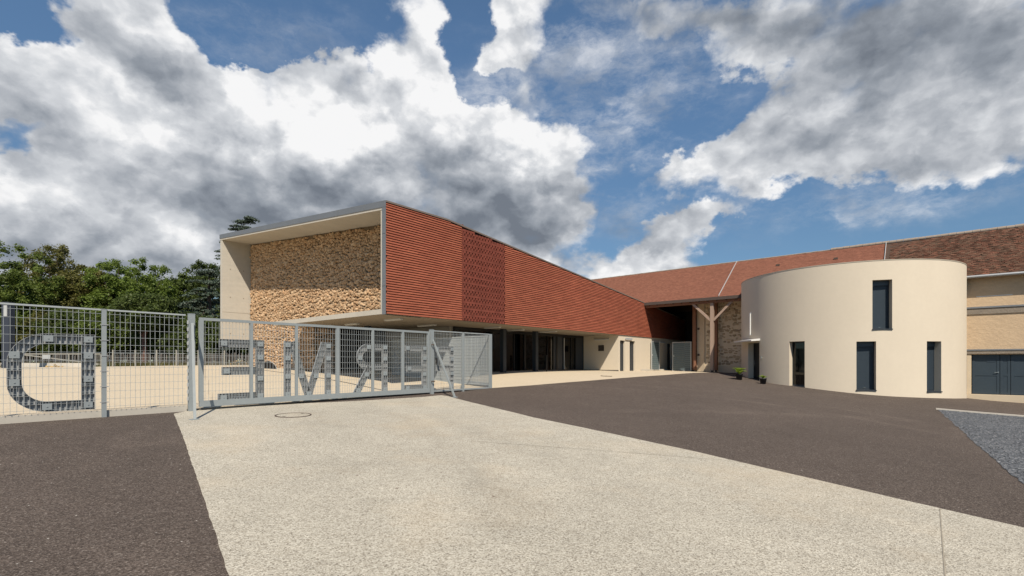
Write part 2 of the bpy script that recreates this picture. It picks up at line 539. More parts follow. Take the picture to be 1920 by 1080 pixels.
MT['roof_old'] = pmat('old mossy clay tile', (0.150, 0.066, 0.042), 0.95, spec=0.15, vary=((0.55, 0.35, 6), (2.6, 0.35, 6)), isl=0.42, isl_hue=((0.115, 0.075, 0.05), 0.95))
MT['ridge'] = pmat('lime ridge', (0.32, 0.26, 0.205), 0.9, vary=((5, 0.25, 5),))
MT['anthracite'] = pmat('anthracite lacquer', (0.030, 0.038, 0.047), 0.42, spec=0.5, vary=((3, 0.08, 4),))
MT['shutter'] = pmat('slate blue shutter', (0.036, 0.052, 0.068), 0.42, spec=0.5, vary=((3, 0.07, 4),))
MT['door_blue'] = pmat('dark blue door', (0.030, 0.047, 0.062), 0.5, spec=0.5, vary=((2.5, 0.14, 5), (14, 0.06, 4)))
MT['black'] = pmat('black frame', (0.012, 0.012, 0.013), 0.4)
MT['dark_room'] = pmat('dark interior', (0.014, 0.013, 0.013), 0.8)
MT['floor_room'] = pmat('interior floor', (0.045, 0.042, 0.04), 0.35)
MT['white'] = pmat('white lacquer', (0.74, 0.73, 0.69), 0.45)
MT['lamp_white'] = pmat('opal lamp cover', (0.72, 0.71, 0.67), 0.35)
MT['pale_metal'] = pmat('pale metal', (0.52, 0.53, 0.52), 0.45, metal=0.2)
MT['chrome'] = pmat('brushed steel', (0.62, 0.62, 0.6), 0.25, metal=0.9)
MT['blue_grey'] = pmat('blue grey slats', (0.14, 0.18, 0.19), 0.6, vary=((4, 0.08, 4),))
MT['pot'] = pmat('black plastic pot', (0.022, 0.024, 0.028), 0.45, spec=0.5)
MT['soil'] = pmat('soil', (0.05, 0.035, 0.025), 0.95)
MT['iron'] = pmat('rusty iron', (0.09, 0.065, 0.05), 0.8, vary=((20, 0.25, 4),))
MT['kerb'] = pmat('kerb concrete', (0.52, 0.48, 0.41), 0.9, vary=((2, 0.10, 5), (18, 0.08, 4)))
MT['pale_post'] = pmat('pale post', (0.33, 0.315, 0.27), 0.85, vary=((5, 0.12, 4),))
MT['pale_wood'] = pmat('weathered chestnut', (0.17, 0.155, 0.14), 0.85, isl=0.3)
MT['bark'] = pmat('bark', (0.085, 0.060, 0.045), 0.95, vary=((4, 0.25, 5, (1, 1, 0.3)),), bump=((9, 0.03, 5),))
MT['bark_red'] = pmat('reddish bark', (0.15, 0.075, 0.055), 0.95, vary=((4, 0.25, 5, (1, 1, 0.3)),))
MT['rubble'] = pmat('yellow limestone heap', (0.52, 0.37, 0.17), 0.95, isl=0.3, vary=((7, 0.15, 4),))
MT['pole'] = pmat('dark blue grey post', (0.035, 0.042, 0.06), 0.5)


def leaf_mat(name, col, col2, trans=0.45):
    m, nt, b = new_mat(name)
    N = nt.nodes
    L = nt.links
    geo = N.new('ShaderNodeNewGeometry')
    mx = N.new('ShaderNodeMix')
    mx.data_type = 'RGBA'
    L.new(geo.outputs['Random Per Island'], mx.inputs[0])
    mx.inputs[6].default_value = (*col, 1)
    mx.inputs[7].default_value = (*col2, 1)
    nz = N.new('ShaderNodeTexNoise')
    nz.inputs['Scale'].default_value = 0.45
    nz.inputs['Detail'].default_value = 4
    L.new(geo.outputs['Position'], nz.inputs['Vector'])
    mr = N.new('ShaderNodeMapRange')
    mr.inputs['From Min'].default_value = 0.3
    mr.inputs['From Max'].default_value = 0.7
    mr.inputs['To Min'].default_value = 0.8
    mr.inputs['To Max'].default_value = 1.25
    L.new(nz.outputs['Fac'], mr.inputs['Value'])
    sc = N.new('ShaderNodeVectorMath')
    sc.operation = 'SCALE'
    L.new(mx.outputs[2], sc.inputs[0])
    L.new(mr.outputs[0], sc.inputs['Scale'])
    L.new(sc.outputs[0], b.inputs['Base Color'])
    b.inputs['Roughness'].default_value = 0.55
    b.inputs['Specular IOR Level'].default_value = 0.3
    tr = N.new('ShaderNodeBsdfTranslucent')
    L.new(sc.outputs[0], tr.inputs['Color'])
    ms = N.new('ShaderNodeMixShader')
    ms.inputs[0].default_value = trans
    L.new(b.outputs[0], ms.inputs[1])
    L.new(tr.outputs[0], ms.inputs[2])
    L.new(ms.outputs[0], N['Material Output'].inputs['Surface'])
    return m


MT['leaf_green'] = leaf_mat('leaves mid green', (0.090, 0.128, 0.024), (0.150, 0.195, 0.040))
MT['leaf_olive'] = leaf_mat('leaves olive', (0.105, 0.108, 0.026), (0.170, 0.158, 0.046))
MT['leaf_dark'] = leaf_mat('leaves dark', (0.055, 0.080, 0.020), (0.100, 0.132, 0.032))
MT['leaf_bright'] = leaf_mat('leaves fresh green', (0.105, 0.152, 0.024), (0.165, 0.222, 0.042))
MT['leaf_cedar'] = leaf_mat('needles blue green', (0.046, 0.068, 0.044), (0.095, 0.122, 0.090), 0.2)
MT['leaf_pot'] = leaf_mat('hosta leaves', (0.20, 0.31, 0.035), (0.32, 0.40, 0.07))
MT['grass'] = leaf_mat('rough grass', (0.085, 0.095, 0.03), (0.17, 0.145, 0.06))


def glass_mat(name, tint, refl=1.0):
    m, nt, b = new_mat(name)
    N = nt.nodes
    L = nt.links
    N.remove(b)
    t = N.new('ShaderNodeBsdfTransparent')
    t.inputs['Color'].default_value = (*tint, 1)
    g = N.new('ShaderNodeBsdfGlossy')
    g.inputs['Roughness'].default_value = 0.015
    g.inputs['Color'].default_value = (refl, refl, refl, 1)
    fr = N.new('ShaderNodeFresnel')
    fr.inputs['IOR'].default_value = 1.52
    ms = N.new('ShaderNodeMixShader')
    L.new(fr.outputs[0], ms.inputs[0])
    L.new(t.outputs[0], ms.inputs[1])
    L.new(g.outputs[0], ms.inputs[2])
    L.new(ms.outputs[0], N['Material Output'].inputs['Surface'])
    return m


MT['glass'] = glass_mat('tinted glass', (0.24, 0.255, 0.26))


def ground_mat(name, cols, speck, speck_scale, patches, rough=0.9, bump=0.004, arcs=(), fleck=None, stains=None, dust=None):
    """aggregate surface: every grain its own tone, larger worn patches, optional tyre arcs"""
    m, nt, b = new_mat(name)
    N = nt.nodes
    L = nt.links
    pos = N.new('ShaderNodeNewGeometry').outputs['Position']

    def math_(op, a, bb=0.0, clamp=False):
        n = N.new('ShaderNodeMath')
        n.operation = op
        n.use_clamp = clamp
        for i, x in enumerate((a, bb)):
            if isinstance(x, bpy.types.NodeSocket):
                L.new(x, n.inputs[i])
            else:
                n.inputs[i].default_value = x
        return n.outputs[0]

    def noise(scale, detail=5, rough_=0.6, vec=None):
        n = N.new('ShaderNodeTexNoise')
        n.inputs['Scale'].default_value = scale
        n.inputs['Detail'].default_value = detail
        n.inputs['Roughness'].default_value = rough_
        L.new(vec if vec is not None else pos, n.inputs['Vector'])
        return n.outputs['Fac']

    def remap(v, a, bb, c, d):
        n = N.new('ShaderNodeMapRange')
        L.new(v, n.inputs['Value'])
        for i, x in zip(('From Min', 'From Max', 'To Min', 'To Max'), (a, bb, c, d)):
            n.inputs[i].default_value = x
        return n.outputs[0]

    vor = N.new('ShaderNodeTexVoronoi')
    vor.inputs['Scale'].default_value = speck_scale
    L.new(pos, vor.inputs['Vector'])
    sepc = N.new('ShaderNodeSeparateColor')
    L.new(vor.outputs['Color'], sepc.inputs[0])
    ramp = N.new('ShaderNodeValToRGB')
    cr = ramp.color_ramp
    cr.interpolation = 'LINEAR'
    while len(cr.elements) < len(cols):
        cr.elements.new(0.5)
    for e, (p, c) in zip(cr.elements, cols):
        e.position = p
        e.color = (*(x * ALB for x in c), 1)
    L.new(sepc.outputs[0], ramp.inputs[0])
    val = math_('ADD', math_('MULTIPLY', math_('SUBTRACT', noise(speck_scale * 0.8, 5, 0.7), 0.5), speck), 1.0)
    for (sc, am) in patches:
        val = math_('MULTIPLY', val, math_('ADD', math_('MULTIPLY', math_('SUBTRACT', noise(sc, 6), 0.5), 2 * am), 1.0))
    sp = N.new('ShaderNodeSeparateXYZ')
    L.new(pos, sp.inputs[0])
    for (cx, cy, r0, wd, am) in arcs:
        dx = math_('SUBTRACT', sp.outputs[0], cx)
        dy = math_('SUBTRACT', sp.outputs[1], cy)
        rr = math_('SQRT', math_('ADD', math_('MULTIPLY', dx, dx), math_('MULTIPLY', dy, dy)))
        rr = math_('ADD', rr, math_('MULTIPLY', math_('SUBTRACT', noise(0.8, 3), 0.5), 0.5))
        k = math_('SUBTRACT', 1.0, math_('DIVIDE', math_('ABSOLUTE', math_('SUBTRACT', rr, r0)), wd), True)
        k = math_('MULTIPLY', k, remap(noise(0.35, 4), 0.42, 0.62, 0.0, 1.0))
        val = math_('MULTIPLY', val, math_('ADD', math_('MULTIPLY', k, am), 1.0))
    mm = N.new('ShaderNodeVectorMath')
    mm.operation = 'SCALE'
    L.new(ramp.outputs[0], mm.inputs[0])
    L.new(val, mm.inputs['Scale'])
    c = mm.outputs[0]
    if fleck:
        v2 = N.new('ShaderNodeTexVoronoi')
        v2.inputs['Scale'].default_value = fleck[0]
        L.new(pos, v2.inputs['Vector'])
        s2 = N.new('ShaderNodeSeparateColor')
        L.new(v2.outputs['Color'], s2.inputs[0])
        k = math_('MULTIPLY', math_('GREATER_THAN', s2.outputs[0], fleck[1]), math_('LESS_THAN', v2.outputs['Distance'], fleck[3]))
        mx = N.new('ShaderNodeMix')
        mx.data_type = 'RGBA'
        L.new(k, mx.inputs[0])
        L.new(c, mx.inputs[6])
        mx.inputs[7].default_value = (*fleck[2], 1)
        c = mx.outputs[2]
    if stains:
        mx = N.new('ShaderNodeMix')
        mx.data_type = 'RGBA'
        L.new(remap(noise(stains[0], 6, 0.65), stains[1], stains[2], 0.0, stains[3]), mx.inputs[0])
        L.new(c, mx.inputs[6])
        mx.inputs[7].default_value = (*stains[4], 1)
        c = mx.outputs[2]
    L.new(c, b.inputs['Base Color'])
    b.inputs['Roughness'].default_value = rough
    b.inputs['Specular IOR Level'].default_value = 0.25
    bp = N.new('ShaderNodeBump')
    bp.inputs['Distance'].default_value = bump
    L.new(vor.outputs['Distance'], bp.inputs['Height'])
    bp2 = N.new('ShaderNodeBump')
    bp2.inputs['Distance'].default_value = bump * 3
    L.new(noise(speck_scale * 0.12, 5), bp2.inputs['Height'])
    L.new(bp.outputs[0], bp2.inputs['Normal'])
    L.new(bp2.outputs[0], b.inputs['Normal'])
    return m


MT['asphalt'] = ground_mat('brown asphalt', [(0.0, (0.050, 0.038, 0.030)), (0.55, (0.102, 0.079, 0.064)), (0.9, (0.150, 0.120, 0.100)), (1.0, (0.23, 0.195, 0.165))], 0.7, 80, ((0.14, 0.24), (0.5, 0.20), (2.2, 0.12), (9, 0.08)),
                           bump=0.006, arcs=((2.0, 12.0, 9.5, 0.35, 0.34), (2.0, 12.0, 11.3, 0.35, 0.28), (24.0, 4.0, 15.0, 0.4, 0.34), (24.0, 4.0, 13.2, 0.4, 0.28), (10, -6, 21.5, 0.5, 0.24)),
                           fleck=(30, 0.99, (0.40, 0.37, 0.33), 0.26), stains=(0.45, 0.56, 0.72, 0.45, (0.068, 0.052, 0.043)))
MT['drive'] = ground_mat('washed concrete', [(0.0, (0.205, 0.178, 0.138)), (0.25, (0.395, 0.357, 0.285)), (0.62, (0.495, 0.456, 0.372)), (1.0, (0.64, 0.60, 0.50))], 0.50, 88, ((0.13, 0.14), (0.6, 0.16), (2.4, 0.11), (9, 0.07)),
                         bump=0.004, fleck=(9, 0.985, (0.16, 0.12, 0.09), 0.17), arcs=((-22, 0, 22.5, 0.5, -0.16), (-22, 0, 20.8, 0.5, -0.13), (20, 22, 24.0, 0.45, -0.12), (20, 22, 25.7, 0.45, -0.12)), stains=(0.35, 0.50, 0.72, 0.32, (0.49, 0.385, 0.255)))
MT['sand'] = ground_mat('pale sand', [(0.0, (0.52, 0.43, 0.305)), (1.0, (0.64, 0.55, 0.41))], 0.18, 60, ((0.2, 0.06), (1.2, 0.05), (7, 0.05)), bump=0.003)
MT['gravel'] = ground_mat('blue grey gravel', [(0.0, (0.045, 0.048, 0.053)), (0.5, (0.115, 0.122, 0.132)), (0.85, (0.19, 0.20, 0.21)), (1.0, (0.42, 0.42, 0.42))], 0.6, 34, ((0.5, 0.10), (3, 0.10)), bump=0.02)
MT['pebble'] = pmat('blue grey pebble', (0.125, 0.133, 0.145), 0.9, isl=0.55)
MT['field'] = ground_mat('field', [(0.0, (0.07, 0.06, 0.03)), (1.0, (0.14, 0.12, 0.055))], 0.6, 30, ((0.3, 0.3), (2, 0.2)), bump=0.02)

# ------------------------------------------------------------------ the lie of the land (heights relative to the eye)
CTRL = [(0.0, -10.0, -2.0), (0.0, 0.0, -1.76), (0.0, 4.0, -1.7), (-6.0, 5.0, -1.52), (7.0, 5.0, -1.93), (-5.2, 11.5, -1.28), (12.0, 9.0, -2.1), (16.4, 18.6, -1.87), (22.0, 15.0, -2.15), (20.0, 5.0, -2.4), (-20.0, 0.0, -1.5), (-14.0, 5.0, -1.27), (0.0, 12.0, -1.42), (6.0, 18.0, -1.4), (-13.684, 5.022, -1.25), (-9.955, 9.465, -1.22), (-7.834, 11.993, -1.22), (-5.327, 14.981, -1.23), (-2.981, 17.777, -1.22), (-0.892, 20.266, -1.1), (-9.081, 18.13, -0.85), (-10.271, 25.16, -0.53), (-14.614, 28.804, -0.31), (-17.571, 29.17, -0.3), (-1.059, 27.286, -0.57), (5.157, 34.694, -0.59), (7.256, 32.932, -0.65), (9.287, 35.353, -0.67), (11.858, 38.417, -0.67), (13.069, 36.749, -0.73), (13.683, 32.969, -0.73), (13.41, 35.288, -0.73), (14.1, 29.6, -0.85), (14.09, 26.62, -1.17), (14.88, 25.0, -1.3), (15.86, 23.97, -1.45), (17.34, 23.13, -1.61), (18.6, 22.8, -1.67), (20.2, 22.9, -1.73), (22.46, 23.96, -1.81), (23.654, 24.472, -1.93), (29.783, 19.33, -2.15), (16.358, 43.779, -0.65), (27.848, 34.138, -1.2), (39.339, 24.496, -1.6), (60.0, 20.0, -2.6), (60.0, 60.0, -1.5), (0.0, 70.0, -0.5), (-20.0, 40.0, -0.3), (-14.0, 33.0, -0.3), (-32.0, 33.0, -0.4), (-40.0, 33.0, -0.45), (-60.0, 60.0, -0.3), (-40.0, 10.0, -1.0), (-60.0, 20.0, -0.8), (-60.0, -10.0, -1.4), (60.0, -10.0, -3.0), (0.0, -40.0, -2.4), (-150.0, 100.0, -0.5), (150.0, 150.0, -1.5), (0.0, 200.0, -0.5), (-150.0, -80.0, -1.5), (150.0, -80.0, -4.0)]
_P = np.array(CTRL)
_xy = _P[:, :2] / 20.0


def _ker(r2):
    return np.where(r2 > 1e-12, 0.5 * r2 * np.log(np.maximum(r2, 1e-12)), 0)


_n = len(_P)
_A = np.zeros((_n + 3, _n + 3))
_A[:_n, :_n] = _ker(((_xy[:, None] - _xy[None]) ** 2).sum(-1)) + np.eye(_n) * 1e-3
_A[:_n, _n] = 1
_A[:_n, _n + 1:] = _xy
_A[_n:, :_n] = _A[:_n, _n:].T
_w = np.linalg.solve(_A, np.r_[_P[:, 2], 0, 0, 0])


def H(x, y):
    x = np.asarray(x, float) / 20.0
    y = np.asarray(y, float) / 20.0
    r2 = (x[..., None] - _xy[:, 0]) ** 2 + (y[..., None] - _xy[:, 1]) ** 2
    return _ker(r2) @ _w[:_n] + _w[_n] + _w[_n + 1] * x + _w[_n + 2] * y


def Hs(l, m):
    p = W(l, m)
    return float(H(p.x, p.y))


def jitter_line(pts, step, amp):
    out = []
    for a, b in zip(pts[:-1], pts[1:]):
        a = Vector(a)
        b = Vector(b)
        n = max(1, int((b - a).length / step))
        nrm = Vector((-(b - a).y, (b - a).x)).normalized()
        for i in range(n):
            j = random.uniform(-amp, amp) if (i or amp == 0) else 0
            out.append(tuple(a + (b - a) * i / n + nrm * j))
    out.append(tuple(pts[-1]))
    return out


def sheet(name, poly, mat, dz, step=1.0):
    """ground surface inside poly (world x, y), draped over the land"""
    P = np.array(poly)
    x0, y0 = np.floor(P.min(0) / step) * step
    x1, y1 = np.ceil(P.max(0) / step) * step
    gx, gy = np.meshgrid(np.arange(x0, x1 + step / 2, step), np.arange(y0, y1 + step / 2, step))
    g = np.c_[gx.ravel(), gy.ravel()]
    ins = np.zeros(len(g), bool)
    a = P
    b = np.roll(P, -1, 0)
    for (ax, ay), (bx, by) in zip(a, b):
        c = ((ay > g[:, 1]) != (by > g[:, 1]))
        with np.errstate(divide='ignore', invalid='ignore'):
            xi = (bx - ax) * (g[:, 1] - ay) / (by - ay) + ax
        ins ^= c & (g[:, 0] < xi)
    g = g[ins]
    verts = [Vector(p) for p in P] + [Vector(p) for p in g]
    n = len(P)
    vs, es, fs, *_ = delaunay_2d_cdt(verts, [(i, (i + 1) % n) for i in range(n)], [], 1, 1e-5)
    xy = np.array([(v.x, v.y) for v in vs])
    z = H(xy[:, 0], xy[:, 1]) + dz
    me = bpy.data.meshes.new(name)
    me.from_pydata(np.c_[xy, z].tolist(), [], [list(f) for f in fs])
    me.polygons.foreach_set('use_smooth', [True] * len(me.polygons))
    me.update()
    if len(me.polygons) and me.polygons[0].normal.z < 0:
        me.flip_normals()
    return link_mesh(name, me, mat, kind='structure')


# whole terrain to the horizon
far = np.array([60, 75, 100, 150, 230, 380, 700, 1400, 3000.0])
axx = np.r_[-far[::-1], np.arange(-55, 56, 1.0), far]
axy = np.r_[-far[::-1], np.arange(-55, 85, 1.0), 95, 110, 150, 230, 380, 700, 1400, 3000]
gx, gy = np.meshgrid(axx, axy)
dist = np.hypot(gx, gy)
gz = H(np.clip(gx, -140, 140), np.clip(gy, -80, 190)) - 0.035
k = np.clip((dist - 90) / 60, 0, 1)
gz = gz * (1 - k) + (-1.2) * k
nx = len(axx)
ny = len(axy)
ii = np.arange((ny - 1) * (nx - 1))
r_, c_ = ii // (nx - 1), ii % (nx - 1)
q_ = np.c_[r_ * nx + c_, r_ * nx + c_ + 1, (r_ + 1) * nx + c_ + 1, (r_ + 1) * nx + c_]
np_mesh('ground', np.c_[gx.ravel(), gy.ravel(), gz.ravel()], q_, MT['field'], kind='structure', smooth=True)


def wl2(l, m):
    p = W(l, m)
    return (p.x, p.y)


APRON = [(3.95, -1.95), (6.03, -2.52), (9.56, -3.11), (14.56, -3.57), (20.62, -4.43), (21.9, -5.1), (23.6, -3.35)]
APRON_XY = jitter_line([wl2(*p) for p in APRON], 0.7, 0.02)
sand_poly = ([wl2(-60, -1.8), wl2(3.9, -1.8)] + APRON_XY + [wl2(33, -3.3), wl2(33, 17.5), wl2(8.5, 33.0), (-25.5, 46.5), (-28, 46.4), (-31.5, 45.5), (-31.0, 41.5), (-28.6, 37.2), (-30.2, 35.4), (-33, 34.6), (-35.5, 34.8), (-36.5, 33.2), (-60, 33)])
sheet('courtyard', sand_poly, MT['sand'], -0.004)
asph_poly = [wl2(-60, -1.795), wl2(3.9, -1.795)] + APRON_XY + [wl2(33, -3.35), wl2(33, -40), (75, -10), (60, -35), (-60, -35)]
sheet('asphalt', asph_poly, MT['asphalt'], -0.003)
drive_left = jitter_line([wl2(-7.05, -1.82), wl2(-7.44, -2.18), wl2(-8.24, -5.72), wl2(-9.06, -9.26), wl2(-9.6, -11.55), wl2(-10.9, -17)], 0.16, 0.007)
drive_right = jitter_line([wl2(-7.0, -19.5), wl2(-3.6, -18.3), wl2(-3.21, -16.52), wl2(-2.73, -14.91), wl2(-2.03, -12.42), wl2(-1.23, -8.08), wl2(0.84, -2.62), wl2(0.84, -1.82)], 0.2, 0.006)
sheet('driveway', drive_left + drive_right, MT['drive'], 0.005, 0.5)
grav = jitter_line([wl2(13.97, -16.2), wl2(7.91, -16.54), wl2(2.84, -16.77), wl2(-0.03, -16.89), wl2(-3.0, -17.0)], 0.25, 0.03) + [wl2(-3, -22), wl2(15.0, -26), wl2(14.1, -18.5)]
sheet('gravel_bed', grav, MT['gravel'], 0.006, 0.5)
# loose pebbles on the gravel: nobody could count them
NPEB = 5200
pl = RNG.uniform(-1.5, 14.0, NPEB)
pm = np.interp(pl, [-1.5, -0.03, 2.84, 7.91, 13.97], [-16.95, -16.89, -16.77, -16.54, -16.2]) - 0.06 - RNG.uniform(0, 1, NPEB) ** 1.3 * 3.2
ok = pm > -17.2 - (pl + 3) * 0.3
pts = np.array([wl2(a, b_) for a, b_ in zip(pl, pm)])
ph = H(pts[:, 0], pts[:, 1])
oc = np.array([(1, 0, 0), (0, 1, 0), (-1, 0, 0), (0, -1, 0), (0, 0, 0.8), (0, 0, -0.5)], float)
of = np.array([(0, 1, 4), (1, 2, 4), (2, 3, 4), (3, 0, 4), (1, 0, 5), (2, 1, 5), (3, 2, 5), (0, 3, 5)])
rot = RNG.uniform(0, 2 * PI, NPEB)
siz = RNG.uniform(0.008, 0.020, NPEB)
ocs = oc[None] * (siz[:, None, None] * RNG.uniform(0.7, 1.3, (NPEB, 1, 3)))
cx_, sx_ = np.cos(rot)[:, None], np.sin(rot)[:, None]
vx = ocs[..., 0] * cx_ - ocs[..., 1] * sx_ + pts[:, :1]
vy = ocs[..., 0] * sx_ + ocs[..., 1] * cx_ + pts[:, 1:]
vz = ocs[..., 2] + ph[:, None] + 0.012
np_mesh('gravel', np.stack([vx, vy, vz], -1).reshape(-1, 3), (of[None] + 6 * np.arange(NPEB)[:, None, None]).reshape(-1, 3), MT['pebble'], kind='stuff')
# flush kerb along the far side of the gravel
mb = MB()
for i in range(12):
    t0, t1 = i / 12, (i + 1) / 12
    a = Vector((13.98 + 0.35 * t0, -16.15 - 5.2 * t0, 0))
    b_ = Vector((13.98 + 0.35 * t1, -16.15 - 5.2 * t1, 0))
    za, zb = Hs(a.x, a.y), Hs(b_.x, b_.y)
    wv = 0.09
    mb.hexa([W(a.x - wv, a.y, za - 0.1), W(b_.x - wv, b_.y, zb - 0.1), W(a.x + wv, a.y, za - 0.1), W(b_.x + wv, b_.y, zb - 0.1),
             W(a.x - wv, a.y, za + 0.05), W(b_.x - wv, b_.y, zb + 0.05), W(a.x + wv, a.y, za + 0.05), W(b_.x + wv, b_.y, zb + 0.05)])
mb.build('kerb', MT['kerb'], kind='structure')
# saw-cut joint in the drive and in the courtyard
mb = MB()


def strip(mb, l0, m0, l1, m1, w, dz, n=24):
    d = Vector((l1 - l0, m1 - m0, 0)).normalized()
    s = Vector((-d.y, d.x, 0)) * w / 2
    vs = []
    for i in range(n + 1):
        l = l0 + (l1 - l0) * i / n
        m = m0 + (m1 - m0) * i / n
        z = Hs(l, m) + dz
        wob = random.uniform(-0.006, 0.006)
        vs += [W(l + s.x + wob, m + s.y, z), W(l - s.x + wob, m - s.y, z)]
    mb.add(vs, [(2 * i, 2 * i + 1, 2 * i + 3, 2 * i + 2) for i in range(n)])


strip(mb, -3.03, -15.82, -6.0, -15.78, 0.010, 0.0095)
strip(mb, -2.3, -13.2, -4.6, -9.2, 0.012, 0.0095)
mb.build('saw_cut_joint', pmat('joint', (0.33, 0.29, 0.225), 0.95), kind='structure')
mb = MB()
strip(mb, 0.0, 11.0, -0.1, -0.2, 0.09, 0.004)
mb.build('drain_slot', pmat('drain slot', (0.06, 0.05, 0.04), 0.95), kind='structure')

# manhole cover in the drive, sewer cover in the apron
def cover(name, label, l, m, r, matr, infill):
    z = Hs(l, m)
    t = thing(name, label, 'manhole cover', l, m, z)
    g = 0.5
    zx = (Hs(l + g, m) - Hs(l - g, m)) / (2 * g)
    zy = (Hs(l, m + g) - Hs(l, m - g)) / (2 * g)
    tilt = lambda a, rr, dz: (l + rr * math.cos(a), m + rr * math.sin(a), z + dz + zx * rr * math.cos(a) + zy * rr * math.sin(a))
    n = 48
    mb = MB()
    pr = [(r - 0.022, 0.010), (r - 0.02, 0.016), (r + 0.010, 0.016), (r + 0.012, 0.0)]
    vs = [tilt(2 * PI * k_ / n, rr, dz) for rr, dz in pr for k_ in range(n)]
    mb.add(vs, [(i * n + k_, i * n + (k_ + 1) % n, (i + 1) * n + (k_ + 1) % n, (i + 1) * n + k_) for i in range(3) for k_ in range(n)])
    mb.build('frame_ring', matr, t)
    mb = MB()
    vs = [tilt(0, 0, 0.011)] + [tilt(2 * PI * k_ / n, r - 0.02, 0.010) for k_ in range(n)]
    mb.add(vs, [(0, 1 + k_, 1 + (k_ + 1) % n) for k_ in range(n)])
    mb.build('lid', infill, t)
    for a in (0.4, 0.4 + PI):
        c = tilt(a, r - 0.09, 0.012)
        MB().box(c[0] - 0.03, c[0] + 0.03, c[1] - 0.015, c[1] + 0.015, c[2], c[2] + 0.004).build('lifting_slot', matr, t)


cover('manhole_cover', 'round manhole cover filled with concrete inside a dark iron ring in the drive', -5.58, -4.23, 0.39, MT['iron'], MT['drive'])
cover('drain_cover', 'small rusty round drain cover set in the pale paving before the two dark doors', 12.9, -2.35, 0.3, MT['iron'], MT['sand'])

# ------------------------------------------------------------------ modern hall
ZS = 1.83            # soffit
BACK = 31.0          # the hall ends inside the barn


def zr(l, m):
    return 6.13 + 0.09 * m - 0.09 * max(0.0, l - 3.2)


HW = 16.65
hall = thing('hall', 'long modern hall clad in red terracotta, its concrete end framing a stone wall', 'building', 0, 0, -0.65)

# roof slab with its zinc edge
mb = MB()
for (l0, l1) in ((0.0, 3.2), (3.2, BACK)):
    v = [(l, m, zr(l, m) - 0.30 + dz) for dz in (0, 0.28) for m in (0.0, HW) for l in (l0, l1)]
    mb.hexa(v)
mb.build('roof', MT['concrete'], hall)
mb = MB()
mb.hexa([(l, m, zr(0, m) - (0.215 if z == 0 else -0.03)) for z in (0, 1) for m in (-0.06, HW + 0.03) for l in (-0.035, -0.002)])
mb.hexa([(l, m, zr(0, m) + (0.0 if z == 0 else 0.03)) for z in (0, 1) for m in (-0.06, HW + 0.03) for l in (-0.002, 0.35)])
mb.hexa([(l, m, (ZS - 0.02) if z == 0 else zr(0, m) - 0.215) for z in (0, 1) for m in (-0.055, 0.16) for l in (-0.03, -0.002)])
mb.build('edge_flashing', MT['zinc'], hall)
MB().hexa([(l, m, zr(0, m) - (0.305 if z == 0 else 0.215)) for z in (0, 1) for m in (0.165, HW - 0.002) for l in (-0.014, -0.001)]).build('roof_lip', MT['kerb'], hall)
for m in np.arange(1.35, 16, 2.0):
    MB().hexa([(l, mm, zr(0, mm) - (0.21 if z == 0 else -0.032)) for z in (0, 1) for mm in (m, m + 0.02) for l in (-0.043, -0.0355)]).build('flashing_seam', MT['zinc'], hall)
for z in (2.9, 4.9):
    MB().box(-0.038, -0.0305, -0.05, 0.155, z, z + 0.02).build('flashing_seam', MT['zinc'], hall)
# coping that follows the top of the tiles
mb = MB()
for (l0, l1) in ((0.0, 3.2), (3.2, BACK)):
    mb.hexa([(l, m, zr(l, 0) - (0.035 if z == 0 else -0.03)) for z in (0, 1) for m in (-0.075, 0.12) for l in (l0, l1)])
mb.build('coping', pmat('brown coping', (0.20, 0.155, 0.125), 0.6), hall)

# concrete frame of the open end
mb = MB()
mb.hexa([(l, m, 1.12 if z == 0 else zr(0, m) - 0.30) for z in (0, 1) for m in (16.35, HW) for l in (0.0, 1.9)])
mb.build('left_fin', MT['concrete'], hall)
MJ = pmat('formwork joint', (0.30, 0.26, 0.20), 0.9)
MB().box(0.002, 1.62, 16.344, 16.35, 2.98, 2.995).build('formwork_joint', MJ, hall)
for z in (1.7, 3.9, 5.6):
    for l in (0.45, 1.2):
        MB().tube([(l, 16.352, z), (l, 16.345, z)], 0.035, 10).build('tie_hole', MJ, hall)
mb = MB()
mb.hexa([(l, m, ZS if z == 0 else zr(0, m) - 0.30) for z in (0, 1) for m in (0.02, 0.28) for l in (0.0, 1.9)])
mb.build('right_fin', MT['concrete'], hall)
mb = MB()
mb.box(0.0, 1.7, 0.28, 9.5, ZS + 0.004, 2.03)
mb.build('ledge', MT['concrete'], hall)
# soffit over the porch
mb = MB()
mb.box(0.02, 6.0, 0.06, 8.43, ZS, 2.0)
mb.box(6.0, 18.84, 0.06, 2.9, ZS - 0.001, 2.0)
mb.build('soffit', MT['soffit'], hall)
# left and rear envelope
mb = MB()
mb.hexa([(l, m, -0.6 if z == 0 else zr(l, m) - 0.30) for z in (0, 1) for m in (16.37, HW - 0.02) for l in (2.6, BACK)])
mb.box(BACK - 0.2, BACK, 0.0, HW, -0.8, 3.3)
mb.build('wall', MT['concrete'], hall, label='plain concrete wall on the far side')


